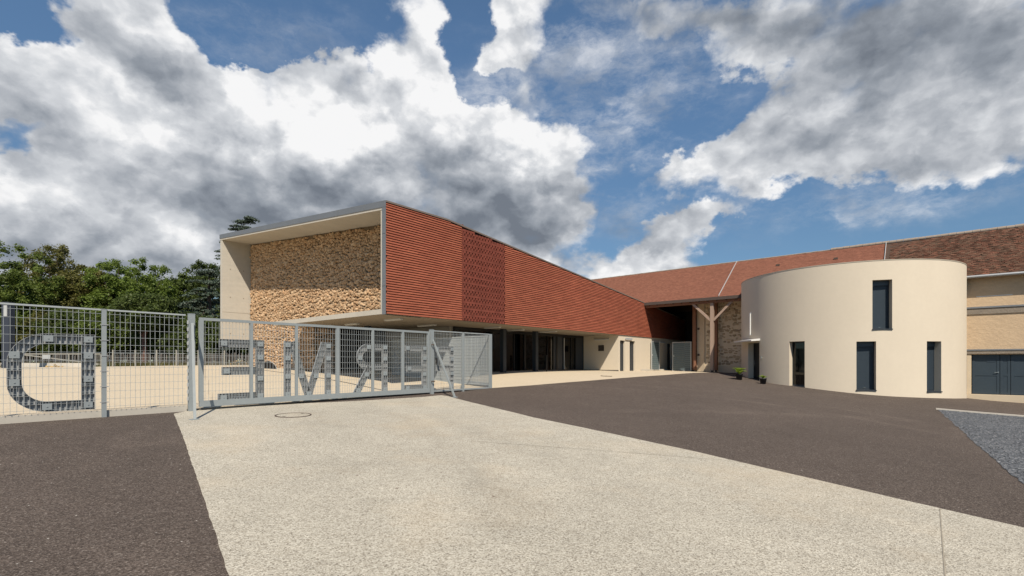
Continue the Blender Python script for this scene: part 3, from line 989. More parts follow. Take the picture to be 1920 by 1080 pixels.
# ---- stones
def stone_shape(seed, k=8):
    rr = random.Random(seed)
    out = []
    for i in range(k):
        a = 2 * PI * (i + rr.uniform(-0.2, 0.2)) / k
        sq = 1.0 / max(abs(math.cos(a)), abs(math.sin(a))) ** 0.6
        r = 0.5 * sq * rr.uniform(0.86, 1.04)
        out.append((r * math.cos(a), r * math.sin(a)))
    v = []
    for s, d in ((1.0, 0.0), (1.0, -0.45), (0.72, -0.95)):      # back, shoulder, face (towards -x)
        for (y, z) in out:
            v.append((d + (rr.uniform(-0.12, 0.12) if d < -0.5 else 0), y * s, z * s))
    v.append((-1.0 + rr.uniform(-0.1, 0.1), 0, 0))
    f = []
    for lv in (0, 1):
        for i in range(k):
            f.append((lv * k + i, lv * k + (i + 1) % k, (lv + 1) * k + (i + 1) % k))
            f.append((lv * k + i, (lv + 1) * k + (i + 1) % k, (lv + 1) * k + i))
    for i in range(k):
        f.append((2 * k + i, 2 * k + (i + 1) % k, 3 * k))
    return np.array(v), np.array(f)


STONES = [stone_shape(s) for s in range(14)]


def lay_stones(y0, y1, z0f, z1f, h0, h1, w0, w1, seed):
    """rough courses: list of (y centre, z centre, width, height)"""
    rr = random.Random(seed)
    zmin = min(z0f(y0), z0f(y1))
    zmax = max(z1f(y0), z1f(y1))
    out = []
    z = zmin - 0.05
    while z < zmax:
        h = rr.uniform(h0, h1)
        y = y0 - rr.uniform(0, w1)
        while y < y1:
            w = rr.uniform(w0, w1) * (0.8 + 0.5 * rr.random())
            yc = y + w / 2
            zc = z + h / 2 + 0.06 * math.sin(yc * 1.3 + z * 2.1) + rr.uniform(-0.055, 0.055)
            if y0 + w * 0.4 < yc < y1 - w * 0.4 and zc - h * 0.42 > z0f(yc) and zc + h * 0.45 < z1f(yc):
                k = rr.uniform(1.25, 1.6) if rr.random() < 0.06 else 1.0
                out.append((yc, zc, w * k * rr.uniform(0.88, 1.12), h * k * rr.uniform(0.75, 1.4)))
            y += w
        z += h * 0.93
    return out


def place_stones(parent, stones, xpos, depth, mat, near_first, n_single, seed, yaw=0.0, origin=None, name='stone', stuff='rubble_stones'):
    rr = random.Random(seed)
    order = sorted(stones, key=near_first)
    meshes = []
    for (v, f) in STONES:
        me = bpy.data.meshes.new(name)
        me.from_pydata(v.tolist(), [], f.tolist())
        me.materials.append(mat)
        meshes.append(me)
    base = BASE[parent]
    cy, sy = math.cos(yaw), math.sin(yaw)
    ox, oy = origin if origin else (0, 0)
    for (y, z, w, h) in order[:n_single]:
        o = link_mesh(name, rr.choice(meshes), None, parent)
        x = xpos - rr.uniform(0.0, 0.03)
        px, py = ox + x * cy - y * sy, oy + x * sy + y * cy
        o.location = (px - base.x, py - base.y, z - base.z)
        o.rotation_euler = (rr.uniform(-0.45, 0.45), rr.uniform(-0.25, 0.25), yaw + rr.uniform(-0.25, 0.25))
        o.scale = (depth * rr.uniform(0.7, 1.3), w, h)
    V = []
    F = []
    n = 0
    for (y, z, w, h) in order[n_single:]:
        v, f = rr.choice(STONES)
        s = np.array((depth * rr.uniform(0.7, 1.3), w, h))
        a, b, c = rr.uniform(-0.45, 0.45), rr.uniform(-0.25, 0.25), yaw + rr.uniform(-0.25, 0.25)
        mtx = np.array(Matrix.Rotation(c, 3, 'Z') @ Matrix.Rotation(b, 3, 'Y') @ Matrix.Rotation(a, 3, 'X'))
        x = xpos - rr.uniform(0.0, 0.03)
        px, py = ox + x * cy - y * sy, oy + x * sy + y * cy
        V.append((v * s) @ mtx.T + np.array((px, py, z)))
        F.append(f + n)
        n += len(v)
    if V:
        np_mesh(stuff, np.concatenate(V), np.concatenate(F), mat, parent, kind='stuff')


SL = 1.62
z_lo = lambda y: -0.75 if y > 8.43 else 2.03
z_hi = lambda y: zr(0, y) - 0.32
mb = MB()
mb.hexa([(l, m, 2.03 if z == 0 else zr(0, m) - 0.31) for z in (0, 1) for m in (0.28, 8.44) for l in (SL, SL + 0.3)])
mb.hexa([(l, m, -0.8 if z == 0 else zr(0, m) - 0.31) for z in (0, 1) for m in (8.44, 16.34) for l in (SL, SL + 0.3)])
swall = mb.build('stone_wall', MT['stone_joint'], hall)
st = lay_stones(0.30, 16.32, z_lo, z_hi, 0.085, 0.170, 0.09, 0.235, 11)
place_stones(swall, st, SL + 0.02, 0.085, MT['stone'], lambda t: t[0], 300, 5)
# cheek of the stone wall where the porch begins
st = lay_stones(SL + 0.02, SL + 1.15, lambda y: -0.7, lambda y: 1.84, 0.11, 0.18, 0.16, 0.3, 12)
mb = MB()
mb.box(SL + 0.3, SL + 1.2, 8.44, 8.9, -0.8, ZS)
cheek = mb.build('stone_cheek', MT['stone_joint'], hall)
V = []
F = []
n = 0
rr = random.Random(9)
for (x, z, w, h) in st:
    v, f = rr.choice(STONES)
    s = np.array((0.07 * rr.uniform(0.7, 1.3), w, h))
    mt_ = np.array(Matrix.Rotation(PI / 2 + rr.uniform(-0.15, 0.15), 3, 'Z'))
    V.append((v * s) @ mt_.T + np.array((x, 8.445, z)))
    F.append(f + n)
    n += len(v)
np_mesh('rubble_stones', np.concatenate(V), np.concatenate(F), MT['stone'], cheek, kind='stuff')

# ---- terracotta
mb = MB()
for (l0, l1) in ((0.0, 3.2), (3.2, BACK)):
    mb.hexa([(l, m, ZS + 0.01 if z == 0 else zr(l, 0) - 0.04) for z in (0, 1) for m in (-0.012, 0.018) for l in (l0 + 0.002, l1)])
clad = mb.build('tile_cladding', MT['tile_back'], hall)
PITCH = 0.0972
TL = 0.52
PERF = (4.03, 6.94)


def tile_hexa(l0, l1, z0, z1a, z1b):
    """one lapped tile: foot proud, head tucked in"""
    g = 0.0025
    return [(l0 + g, -0.066, z0), (l1 - g, -0.066, z0), (l0 + g, -0.012, z0), (l1 - g, -0.012, z0),
            (l0 + g, -0.036, z1a), (l1 - g, -0.036, z1b), (l0 + g, -0.012, z1a), (l1 - g, -0.012, z1b)]


hex_list = []
row = 0
z = ZS + 0.012
while z < 6.15:
    off = (row % 2) * TL * 0.5 + random.uniform(-0.05, 0.05)
    l = 0.004 - off
    while l < BACK:
        a, b = max(l, 0.004), min(l + TL, BACK)
        segs = [(a, b)]
        if a < PERF[1] and b > PERF[0]:
            segs = [(a, PERF[0] - 0.012)] if a < PERF[0] - 0.05 else []
            if b > PERF[1] + 0.05:
                segs.append((PERF[1] + 0.012, b))
        for (p, q) in segs:
            if q - p < 0.04:
                continue
            za = min(z + PITCH * 0.90, zr(p, 0) - 0.045)
            zb = min(z + PITCH * 0.90, zr(q, 0) - 0.045)
            if min(za, zb) > z + 0.012:
                hex_list.append(tile_hexa(p, q, z, za, zb))
        l += TL
    z += PITCH
    row += 1
hex_list.sort(key=lambda h: h[0][0] + 0.001 * h[0][2])
base = BASE[clad]
cache = {}
for hx in hex_list[:300]:
    w = round(hx[1][0] - hx[0][0], 3)
    dz = round(hx[4][2] - hx[0][2], 3)
    key = (w, dz, round(hx[5][2] - hx[0][2], 3))
    if key not in cache:
        me = bpy.data.meshes.new('tile')
        me.from_pydata([(x - hx[0][0], y, zz - hx[0][2]) for x, y, zz in hx], [], [tuple(f) for f in BOXF])
        me.materials.append(MT['tile'])
        cache[key] = me
    o = link_mesh('tile', cache[key], None, clad)
    o.location = (hx[0][0] - base.x, random.uniform(-0.0015, 0.001) - base.y, hx[0][2] - base.z)
V = np.array(hex_list[300:])
V[:, :, 1] += RNG.uniform(-0.0015, 0.001, (len(V), 1))
np_mesh('terracotta_tiles', V.reshape(-1, 3), (BOXF[None] + 8 * np.arange(len(V))[:, None, None]).reshape(-1, 4), MT['tile'], clad, kind='stuff')
MB().hexa([(l, m, ZS + 0.012 if z == 0 else zr(l, 0) - 0.05) for z in (0, 1) for m in (-0.016, -0.0125) for l in (PERF[0] - 0.01, PERF[1] + 0.01)]).build('painted_gap_shade', pmat('painted gap shade', (0.022, 0.010, 0.008), 0.9), clad)  # flat near-black sheet: the shade in the openwork gaps, put in as colour
# openwork of bricks in front of the painted dark sheet: two staggered courses with gaps, then a closed one
bricks = []
PER = 0.194
z = ZS + 0.012
row = 0
hb = PITCH
while z < 6.1:
    kind = row % 3
    l = PERF[0] + (PER / 2 if kind == 1 else 0.0)
    if kind == 1:
        bricks.append((PERF[0], PERF[0] + 0.06, z, z + hb * 0.95))
    while l < PERF[1] - 0.03:
        w = (PER * 0.985) if kind == 2 else PER * 0.62
        b = min(l + w, PERF[1] - 0.004)
        if z + hb < zr(b, 0) - 0.05:
            bricks.append((l, b, z, z + hb * (0.97 if kind != 2 else 0.93)))
        l += PER
    z += hb
    row += 1
arr = [(a, b, -0.070 - random.uniform(0, 0.006), -0.012, z0, z1) for (a, b, z0, z1) in bricks]
v, f = np_boxes(arr)
np_mesh('openwork_bricks', v, f, MT['tile_perf'], clad, kind='stuff')

# ---- porch: return walls, glazing, columns
mb = MB()
mb.box(6.0, 6.25, 2.9, 8.43, -0.9, ZS)
mb.build('porch_wall', pmat('pale grey render', (0.36, 0.34, 0.30), 0.9, vary=((1, 0.06, 5),)), hall, label='pale wall deep inside the porch')
mb = MB()
mb.box(18.84, 19.05, 0.0, 2.9, -0.8, ZS - 0.002)
DOORS = ((18.98, 19.80), (20.50, 21.36), (27.2, 28.1))
prev = 19.05
for (a, b) in DOORS:
    a = max(a, prev)
    if a > prev:
        mb.box(prev, a, 0.0, 0.25, -0.9, ZS - 0.002)
    mb.box(a, b, 0.0, 0.25, 1.46, ZS - 0.002)
    prev = b
mb.box(prev, BACK, 0.0, 0.25, -0.9, ZS - 0.002)
mb.build('rendered_wall', MT['cream'], hall)
for i, (a, b) in enumerate(DOORS):
    a = max(a, 19.05)
    d = MB().box(a, b, 0.15, 0.19, -0.66, 1.46).build('door', MT['anthracite'], hall)
    MB().box(a + 0.10, a + 0.13, 0.10, 0.148, 0.30, 0.55).build('handle', MT['chrome'], d)
    MB().box(a, a + 0.05, 0.135, 0.15, -0.66, 1.46).box(b - 0.05, b, 0.135, 0.15, -0.66, 1.46).box(a + 0.05, b - 0.05, 0.135, 0.15, 1.41, 1.46).build('frame', MT['black'], d)
mb = MB()
mb.box(18.832, 18.84, 0.0, 2.74, -0.8, -0.57)
mb.build('base_strip', pmat('dark base strip', (0.13, 0.115, 0.095), 0.9), hall)
MB().box(18.80, 18.84, 1.12, 1.55, 0.74, 1.14).box(18.79, 18.80, 1.12, 1.55, 1.11, 1.14).build('vent_grille', pmat('dark grille', (0.05, 0.042, 0.035), 0.6), hall)

gl = hall
GM = 2.82
mb = MB()
MULL = [6.25, 7.4, 8.55, 9.15, 10.2, 11.06, 12.1, 13.33, 14.47, 15.1, 15.5, 16.26, 17.25, 17.79, 18.84]
panes = []
for a, b in zip(MULL[:-1], MULL[1:]):
    panes.append((a, b))
for l in MULL:
    w = 0.05 if l not in (10.2, 12.1, 15.5) else 0.16
    MB().box(l - w / 2, l + w / 2, GM - 0.06, GM + 0.06, -0.62, ZS - 0.004).build('mullion', MT['black'], hall)
MB().box(6.25, 18.84, GM - 0.055, GM + 0.055, 1.66, ZS - 0.006).box(6.25, 18.84, GM - 0.055, GM + 0.055, -0.62, -0.54).build('rail', MT['black'], hall)
for k_, (a, b) in enumerate(panes):
    if (a, b) in ((15.1, 15.5), (17.79, 18.84), (15.5, 16.26)):
        MB().box(a + 0.03, b - 0.03, GM - 0.02, GM + 0.03, -0.54, 1.66).build('panel', MT['anthracite'], hall)
    else:
        MB().box(a + 0.02, b - 0.02, GM - 0.006, GM + 0.006, -0.54, 1.66).build('pane', MT['glass'], hall)
MB().box(16.28, 16.34, GM - 0.10, GM - 0.06, -0.5, 1.6).build('pull_bar', MT['pale_metal'], hall)
for (l, m) in ((3.2, 6.0), (9.4, 2.2), (12.25, 2.1)):
    MB().box(l - 0.13, l + 0.13, m - 0.13, m + 0.13, -0.9, ZS - 0.003).build('column', MT['anthracite'], hall)
# inside: floor, dark back wall, stair-like counter so the glass has something behind it
MB().box(6.25, 18.84, 2.95, 9.0, -0.72, -0.55).build('interior_floor', MT['floor_room'], hall)
MB().box(6.25, 18.84, 9.0, 9.2, -0.7, ZS).box(18.7, 18.84, 2.95, 9.0, -0.55, ZS).build('interior_wall', MT['dark_room'], hall)
MB().box(6.3, 18.8, 2.95, 9.0, ZS - 0.1, ZS).build('interior_ceiling', MT['dark_room'], hall)
MB().box(11.5, 14.0, 4.6, 5.2, -0.55, 0.5).build('counter', MT['dark_room'], hall)
# dark closing wall of the deep part of the porch
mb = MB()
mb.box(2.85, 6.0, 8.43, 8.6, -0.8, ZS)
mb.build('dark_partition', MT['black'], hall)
b_ = MB()
b_.box(12.42, 12.5, 1.4, 1.46, -0.75, 0.35)
t = thing('bollard', 'slim black post standing in front of the dark column of the porch', 'post', 12.46, 1.43, -0.6)
b_.build('post_body', MT['black'], t)
MB().box(12.40, 12.52, 1.38, 1.48, 0.35, 0.39).build('cap', MT['black'], t)


def lamp(l, m0, m1, label, along='m', z=ZS):
    t = thing('ceiling_light', label, 'light fixture', l, (m0 + m1) / 2, z, 'strip lights under the soffit')
    MB().box(l - 0.10, l + 0.10, m0, m1, z - 0.035, z - 0.001).build('housing', MT['pale_metal'], t)
    MB().box(l - 0.075, l + 0.075, m0 + 0.02, m1 - 0.02, z - 0.075, z - 0.035).build('diffuser', MT['lamp_white'], t)


lamp(1.55, 1.0, 2.15, 'strip light under the soffit nearest the corner of the stone wall and red tiles')
lamp(1.85, 4.75, 5.8, 'strip light under the soffit, second from the corner, above the middle of the gate')
lamp(1.6, 6.6, 7.3, 'strip light under the soffit right beside the stone wall')
lamp(4.7, 2.5, 3.8, 'strip light under the soffit above the right gate post')
lamp(7.8, 1.0, 2.1, 'strip light under the soffit below the left part of the openwork bricks')
lamp(10.2, 1.35, 2.55, 'strip light under the soffit just in front of the dark glazing')
lamp(12.7, 0.85, 2.1, 'strip light under the soffit nearest the cream wall')


def wlamp(label, boxes, pos):
    t = thing('wall_light', label, 'light fixture', *pos, 'strip lights on the cream wall')
    a = MB()
    a.box(*boxes[0]).build('housing', MT['pale_metal'], t)
    MB().box(*boxes[1]).build('diffuser', MT['lamp_white'], t)


wlamp('long strip light high on the shaded cream wall above the dark grille', ((18.74, 18.84, 0.72, 1.85, 1.52, 1.58), (18.75, 18.83, 0.75, 1.82, 1.49, 1.52)), (18.8, 1.3, 1.55))
wlamp('strip light on the sunlit cream wall above the two dark doors', ((19.75, 20.75, -0.09, 0.0, 1.56, 1.66), (19.78, 20.72, -0.08, -0.01, 1.52, 1.56)), (20.2, 0, 1.58))
wlamp('strip light on the shaded cream wall beside the open slatted gate leaf', ((25.6, 26.6, -0.09, 0.0, 1.50, 1.58), (25.63, 26.57, -0.08, -0.01, 1.46, 1.50)), (26.1, 0, 1.52))

# ------------------------------------------------------------------ barn
EL, EZ = 22.8, 4.36          # eaves line
RL, RZ = 27.1, 7.36          # ridge
MA, MBB = 12.0, -31.0        # left and right end
SLOPE = (RZ - EZ) / (RL - EL)
barn = thing('barn', 'long old barn with red clay tile roof behind the round house', 'barn', 23.2, -8, -0.75)
MSEAM = -14.1


def roof_slab(mb, m0, m1, th=0.10, l0=EL, z0=EZ):
    mb.hexa([(l, m, (z0 if l == l0 else RZ) - (th if z == 0 else 0)) for z in (0, 1) for m in (m0, m1) for l in (l0, RL)])


rs = MB()
roof_slab(rs, MSEAM, MA)
roof_slab(rs, MBB, MSEAM)
rs.hexa([(l, m, (RZ if l == RL else EZ) - (0.1 if z == 0 else 0)) for z in (0, 1) for m in (MBB, MA) for l in (RL, 31.4)])
roof = rs.build('roof', MT['wood_dark'], barn)


def tiles(name, m0, m1, mat, lift, jit, missing, sag, parent, label):
    w, ex, th = 0.172, 0.113, 0.013
    n_r = int(math.hypot(RL - EL, RZ - EZ) / ex)
    n_c = int((m1 - m0) / w)
    rr, cc = np.meshgrid(np.arange(n_r), np.arange(n_c), indexing='ij')
    rr = rr.ravel()
    cc = cc.ravel()
    keep = RNG.random(len(rr)) > missing
    rr, cc = rr[keep], cc[keep]
    n = len(rr)
    m = m0 + (cc + 0.5 * (rr % 2)) * w + RNG.normal(0, jit, n)
    t = rr * ex + RNG.normal(0, jit, n)
    a = math.atan(SLOPE)
    lft = np.abs(RNG.normal(0, lift, n))
    sg = sag * (np.sin(m * 0.55) * 0.6 + np.sin(m * 1.7 + t) * 0.3 + np.sin(t * 2.1 + m * 0.4) * 0.4)
    V = np.zeros((n, 8, 3))
    i = 0
    for dz in (0, 1):
        for y in (-0.5, 0.5):
            for x in (0, 1):
                tt = t + x * ex * 1.5
                hh = 0.012 + sg + dz * th + (lft + 0.014) * (1 - x)
                V[:, i, 0] = EL - 0.05 + tt * math.cos(a) - hh * math.sin(a)
                V[:, i, 1] = m + y * w * 0.985
                V[:, i, 2] = EZ - 0.035 + tt * math.sin(a) + hh * math.cos(a)
                i += 1
    np_mesh(name, V.reshape(-1, 3), (BOXF[None] + 8 * np.arange(n)[:, None, None]).reshape(-1, 4), mat, parent, kind='stuff', label=label)


tiles('roof_tiles', MSEAM + 0.05, MA, MT['roof_new'], 0.002, 0.003, 0.0, 0.004, roof, 'new smooth red plain tiles')
tiles('roof_tiles', MBB, MSEAM - 0.05, MT['roof_old'], 0.009, 0.010, 0.012, 0.030, roof, 'old uneven mossy brown tiles')


def on_slope(m, up, lift):
    """point on the front slope; up 0..1 from eaves to ridge"""
    l = EL + (RL - EL) * up
    a = math.atan(SLOPE)
    return Vector((l - lift * math.sin(a), m, EZ + (RZ - EZ) * up + lift * math.cos(a)))


for (m, w) in ((-5.35, 0.10), (MSEAM, 0.16)):
    MB().bar(on_slope(m, 0.0, 0.05), on_slope(m, 1.0, 0.05), w, 0.03, up=(0, 1, 0.001)).build('valley_flashing', MT['pale_metal'], roof)
mb = MB()
for (ma, mb_, r_, z_) in ((MA, -11.2, 0.05, 0.03), (-11.2, MBB, 0.11, 0.05)):
    mm = ma
    while mm > mb_:
        e = max(mm - 0.34, mb_)
        mb.tube([(RL, mm, RZ + z_), (RL, e + 0.01, RZ + z_ + random.uniform(-0.008, 0.012))], r_ * random.uniform(0.95, 1.08), 8)
        mm -= 0.34
mb.build('ridge_tiles', MT['ridge'], roof, kind='stuff')
for m in (-8.3, -11.6):
    p = on_slope(m, 0.72, 0.06)
    MB().box(p.x - 0.07, p.x + 0.07, p.y - 0.11, p.y + 0.11, p.z - 0.05, p.z + 0.06).build('vent_tile', MT['iron'], roof)
# eaves: dark board on the left, half round gutter on the right
MB().box(EL - 0.07, EL - 0.02, -13.2, MA, EZ - 0.20, EZ + 0.01).box(EL - 0.02, EL + 0.5, -13.2, MA, EZ - 0.14, EZ - 0.12).build('fascia', MT['fascia'], barn)
MB().tube([(EL - 0.09, -13.4, EZ - 0.06), (EL - 0.09, -20, EZ - 0.07), (EL - 0.09, MBB, EZ - 0.09)], 0.07, 10).build('gutter', pmat('zinc gutter', (0.40, 0.41, 0.41), 0.45, metal=0.4), barn)
# roof timbers seen from the passage
for m in np.arange(-7.6, 11.5, 0.6):
    MB().bar((EL + 0.02, m, EZ - 0.20), (RL - 0.05, m, RZ - 0.20), 0.07, 0.16).build('rafter', MT['wood_dark'], barn)
MB().box(EL + 0.12, EL + 0.36, -8.0, 0.05, EZ - 0.36, EZ - 0.14).build('wall_plate', MT['wood'], barn)
MB().box(EL + 1.2, EL + 1.4, -8.0, 6, EZ + 0.2, EZ + 0.5).build('purlin', MT['wood_dark'], barn)
# back of the passage
MB().box(31.2, 31.4, MBB, MA, -1.8, EZ).build('rear_wall', MT['dark_room'], barn)
MB().box(25.75, 31.2, -3.4, -3.15, -1.2, 5.6).build('passage_wall', MT['dark_room'], barn)

# timber frame
def post(l, m, w, z0, z1, mat, label):
    p = MB().box(l - w / 2, l + w / 2, m - w / 2, m + w / 2, z0 + 0.12, z1).build('post', mat, barn, label=label)
    MB().box(l - w * 0.3, l + w * 0.3, m - w * 0.3, m + w * 0.3, z0 - 0.1, z0 + 0.12).build('post_shoe', MT['iron'], p)
    return p


ML = EL + 0.25
post(ML, -4.85, 0.215, -0.72, EZ - 0.15, MT['wood_pale'], 'pale weathered post carrying two braces')
post(EL + 1.93, -4.58, 0.20, -0.72, EZ + 0.8, MT['wood'], 'red brown post right behind the pale one')
post(EL + 2.42, -2.9, 0.24, -0.72, EZ + 1.0, MT['wood'], 'red brown post at the end of the stone wall')
for s, m1, z1 in ((-1, -3.37, 4.20), (1, -6.26, 4.16)):
    MB().bar((ML, -4.85 - s * 0.10, 2.82), (ML, m1, z1), 0.14, 0.15).build('brace', MT['wood_pale'], barn)

# old skew wall of rubble under the eaves
WA = Vector((EL + 2.6, -3.04, 0))
WB = Vector((EL + 0.84, -10.5, 0))
wd = (WB - WA)
wl = wd.length
yaw = math.atan2(wd.y, wd.x) + PI / 2          # local +y runs back from WB to WA, face towards -x
mb = MB()


def wpt(s, dpt, z):
    d = wd.normalized()
    nrm = Vector((-d.y, d.x, 0))
    if nrm.x > 0:
        nrm = -nrm
    p = WA + d * s + nrm * dpt
    return (p.x, p.y, z)


def wbox(mb, s0, s1, d0, d1, z0, z1):
    mb.hexa([wpt(s, dd, z) for z in (z0, z1) for dd in (d0, d1) for s in (s0, s1)])


wbox(mb, 0, wl, -0.5, 0.0, -1.3, 5.0)
sw = mb.build('stone_wall', MT['mortar'], barn)
mb = MB()
wbox(mb, 0.0, 0.62, -0.02, 0.07, -1.2, 5.0)
mb.build('pilaster', MT['plinth'], barn)
mb = MB()
wbox(mb, 0.62, wl, -0.02, 0.05, -1.3, -0.29)
mb.build('plinth', MT['plinth'], barn)
mb = MB()
for z in (2.35, 0.42):
    wbox(mb, 0.05, 0.22, 0.07, 0.09, z, z + 0.16)
mb.build('tie_plate', MT['iron'], barn)
V = []
F = []
n = 0
rr = random.Random(21)
dv = wd.normalized()
for (y, z, w, h) in lay_stones(0.66, wl, lambda y: -0.26, lambda y: 4.6, 0.10, 0.20, 0.14, 0.36, 22):
    if rr.random() < 0.35:
        continue
    v, f = rr.choice(STONES)
    s = np.array((0.030 * rr.uniform(0.4, 1.3), w * 0.86, h * 0.80))
    mt_ = np.array(Matrix.Rotation(math.atan2(dv.y, dv.x) + PI / 2, 3, 'Z') @ Matrix.Rotation(rr.uniform(-0.2, 0.2), 3, 'X'))
    p = wpt(y, 0.0, z)
    V.append((v * s) @ mt_.T + np.array(p))
    F.append(f + n)
    n += len(v)
np_mesh('rubble_stones', np.concatenate(V), np.concatenate(F), MT['barn_stone'], sw, kind='stuff')

# right part: plastered wall with beams and garage doors
WL = EL + 0.42
D0, D1_ = -17.72, -21.4
mb = MB()
mb.box(WL, WL + 0.5, -17.72, -12.0, -2.6, EZ)
mb.box(WL, WL + 0.5, D1_, D0, 0.36, EZ)
mb.box(WL, WL + 0.5, MBB, D1_, -2.6, EZ)
mb.build('plaster_wall', MT['old_plaster'], barn)
MB().box(WL - 0.05, WL, D1_ - 0.4, -17.35, 2.42, 2.72).build('beam', MT['wood_old'], barn)
MB().box(WL - 0.09, WL, D1_ - 0.4, -17.3, 2.72, 2.80).build('beam_flashing', MT['zinc'], barn)
MB().box(WL - 0.07, WL + 0.3, D1_ - 0.2, -17.30, 0.40, 0.56).build('lintel', MT['wood_old'], barn)
MB().box(WL - 0.10, WL, D1_ - 0.2, -17.28, 0.56, 0.63).build('lintel_flashing', MT['zinc'], barn)
MB().box(WL - 0.02, WL - 0.002, -17.715, -17.55, -1.66, 0.36).build('door_jamb', MT['plinth'], barn)
MB().box(WL - 0.28, WL + 0.5, MBB, -16.6, -2.6, -1.67).build('step', MT['plinth'], barn)
MB().box(WL - 0.002, WL - 0.001, -17.9, -19.2, 3.3, 3.34).build('crack', MT['white'], barn)
for (a, b) in ((-17.76, -18.76), (-18.78, -19.14), (-19.16, -20.2), (-20.22, -21.38)):
    hi, lo = a, b
    d = MB().box(WL + 0.16, WL + 0.22, lo, hi, -1.66, 0.36).build('door', MT['door_blue'], barn)
    f_ = MB()
    tw = 0.10
    f_.box(WL + 0.145, WL + 0.16, lo, lo + tw, -1.64, 0.34).box(WL + 0.145, WL + 0.16, hi - tw, hi, -1.64, 0.34)
    for z in (-1.64, -0.72, 0.24):
        f_.box(WL + 0.145, WL + 0.16, lo + tw, hi - tw, z, z + 0.10)
    f_.build('door_rail', MT['door_blue'], d)
    if hi > -18 :
        MB().box(WL + 0.09, WL + 0.15, lo + 0.03, lo + 0.07, -0.55, -0.51).box(WL + 0.085, WL + 0.105, lo + 0.03, lo + 0.19, -0.56, -0.53).build('handle', MT['chrome'], d)
        MB().box(WL + 0.147, WL + 0.152, lo + 0.14, lo + 0.46, -0.02, 0.12).build('plate', MT['shutter'], d)

# slatted gate leaves in the passage
def leaf_gate(label, p0, p1, z0, z1):
    t = thing('slatted_gate', label, 'gate', (p0[0] + p1[0]) / 2, (p0[1] + p1[1]) / 2, z0, 'slatted gate leaves of the barn passage')
    a = Vector((*p0, 0))
    b = Vector((*p1, 0))
    d = (b - a)
    mb = MB()
    for q in (a, b):
        mb.bar((q.x, q.y, z0), (q.x, q.y, z1), 0.06)
    for zz in (z0 + 0.03, z1 - 0.03):
        mb.bar((a.x, a.y, zz), (b.x, b.y, zz), 0.05)
    mb.build('frame', MT['pale_metal'], t)
    k = 14
    for i in range(k):
        zz = z0 + 0.08 + (z1 - z0 - 0.16) * (i + 0.5) / k
        h = (z1 - z0 - 0.16) / k
        o = MB()
        o.bar((a.x + d.x * 0.03, a.y + d.y * 0.03, zz), (a.x + d.x * 0.97, a.y + d.y * 0.97, zz), 0.02, h * 0.9)
        o.build('slat', MT['blue_grey'], t)
    MB().bar((a.x + d.x * .03, a.y + d.y * .03, (z0 + z1) / 2 + .05), (a.x + d.x * .09, a.y + d.y * .09, (z0 + z1) / 2 + .05), 0.09, 0.12).build('lock_box', MT['pale_metal'], t)


leaf_gate('blue grey slatted gate leaf folded open against the cream wall', (23.9, -0.12), (25.3, -0.12), -0.66, 1.57)
leaf_gate('grey slatted gate leaf with pale frame standing closed in the dark passage', (25.5, -1.13), (25.4, -2.57), -0.73, 1.50)
for i, (a, b, lab) in enumerate(((22.2, 23.5, 'low pale stone step below the cream wall, left of the open slatted gate'), (25.35, 26.3, 'short pale stone step right of the open slatted gate leaf'))):
    t = thing('stone_step', lab, 'step', (a + b) / 2, -0.25, -0.7, 'stone steps along the cream wall')
    mb = MB().box(a, b, -0.42, -0.02, -0.85, -0.58)
    mb.build('step_block', MT['kerb'], t)

# ------------------------------------------------------------------ round house
CX, CY, CR = 19.16, 28.09, 5.28
TOP = 4.83
BOT = -2.4
rot_h = wthing('round_house', 'round two storey house rendered in cream with tall narrow windows', 'house', CX, CY, -1.6)


def pol(a, r, z):
    return (CX + r * math.cos(R(a)), CY + r * math.sin(R(a)), z)


OPEN = {'upper': (-111.1, -102.4, 1.56, 3.90), 'mid': (-118.0, -109.5, -1.36, 0.97), 'right': (-85.5, -76.8, -1.41, 0.96), 'left': (-150.0, -141.7, -1.28, 1.05), 'door': (-184.0, -171.0, -1.12, 1.08)}
angs = set(np.arange(-212.0, 148.01, 2.0).tolist())
zs = {BOT, TOP, -0.3, 0.3, 1.3, 2.2, 3.0}
for (a0, a1, z0, z1) in OPEN.values():
    angs |= {a0, a1}
    zs |= {z0, z1}
angs = sorted(angs)
zs = sorted(zs)
aa = [angs[0]]
for a in angs[1:]:
    if a - aa[-1] > 1e-6:
        aa.append(a)
mb = MB()
vid = {}
vs = []
fs = []


def gv(i, j):
    if (i, j) not in vid:
        vid[(i, j)] = len(vs)
        vs.append(pol(aa[i], CR, zs[j]))
    return vid[(i, j)]


for i in range(len(aa) - 1):
    for j in range(len(zs) - 1):
        am = (aa[i] + aa[i + 1]) / 2
        zm = (zs[j] + zs[j + 1]) / 2
        if any(a0 < am < a1 and z0 < zm < z1 for (a0, a1, z0, z1) in OPEN.values()):
            continue
        fs.append((gv(i, j), gv(i + 1, j), gv(i + 1, j + 1), gv(i, j + 1)))
mb.add(vs, fs, True)
mb.build('wall', MT['cream'], rot_h)
mb = MB()
n = 180
mb.add([pol(360 * k_ / n, r, z) for (r, z) in ((CR + 0.012, TOP - 0.02), (CR + 0.012, TOP + 0.025), (CR - 0.25, TOP + 0.025), (CR - 0.25, TOP - 0.02)) for k_ in range(n)],
       [(i * n + k_, i * n + (k_ + 1) % n, ((i + 1) % 4) * n + (k_ + 1) % n, ((i + 1) % 4) * n + k_) for i in range(4) for k_ in range(n)])
mb.build('coping', pmat('coping metal', (0.42, 0.37, 0.29), 0.5), rot_h)
mb = MB()
mb.add([pol(360 * k_ / n, CR - 0.26, TOP - 0.25) for k_ in range(n)], [tuple(range(n))])
mb.build('flat_roof', MT['zinc'], rot_h)


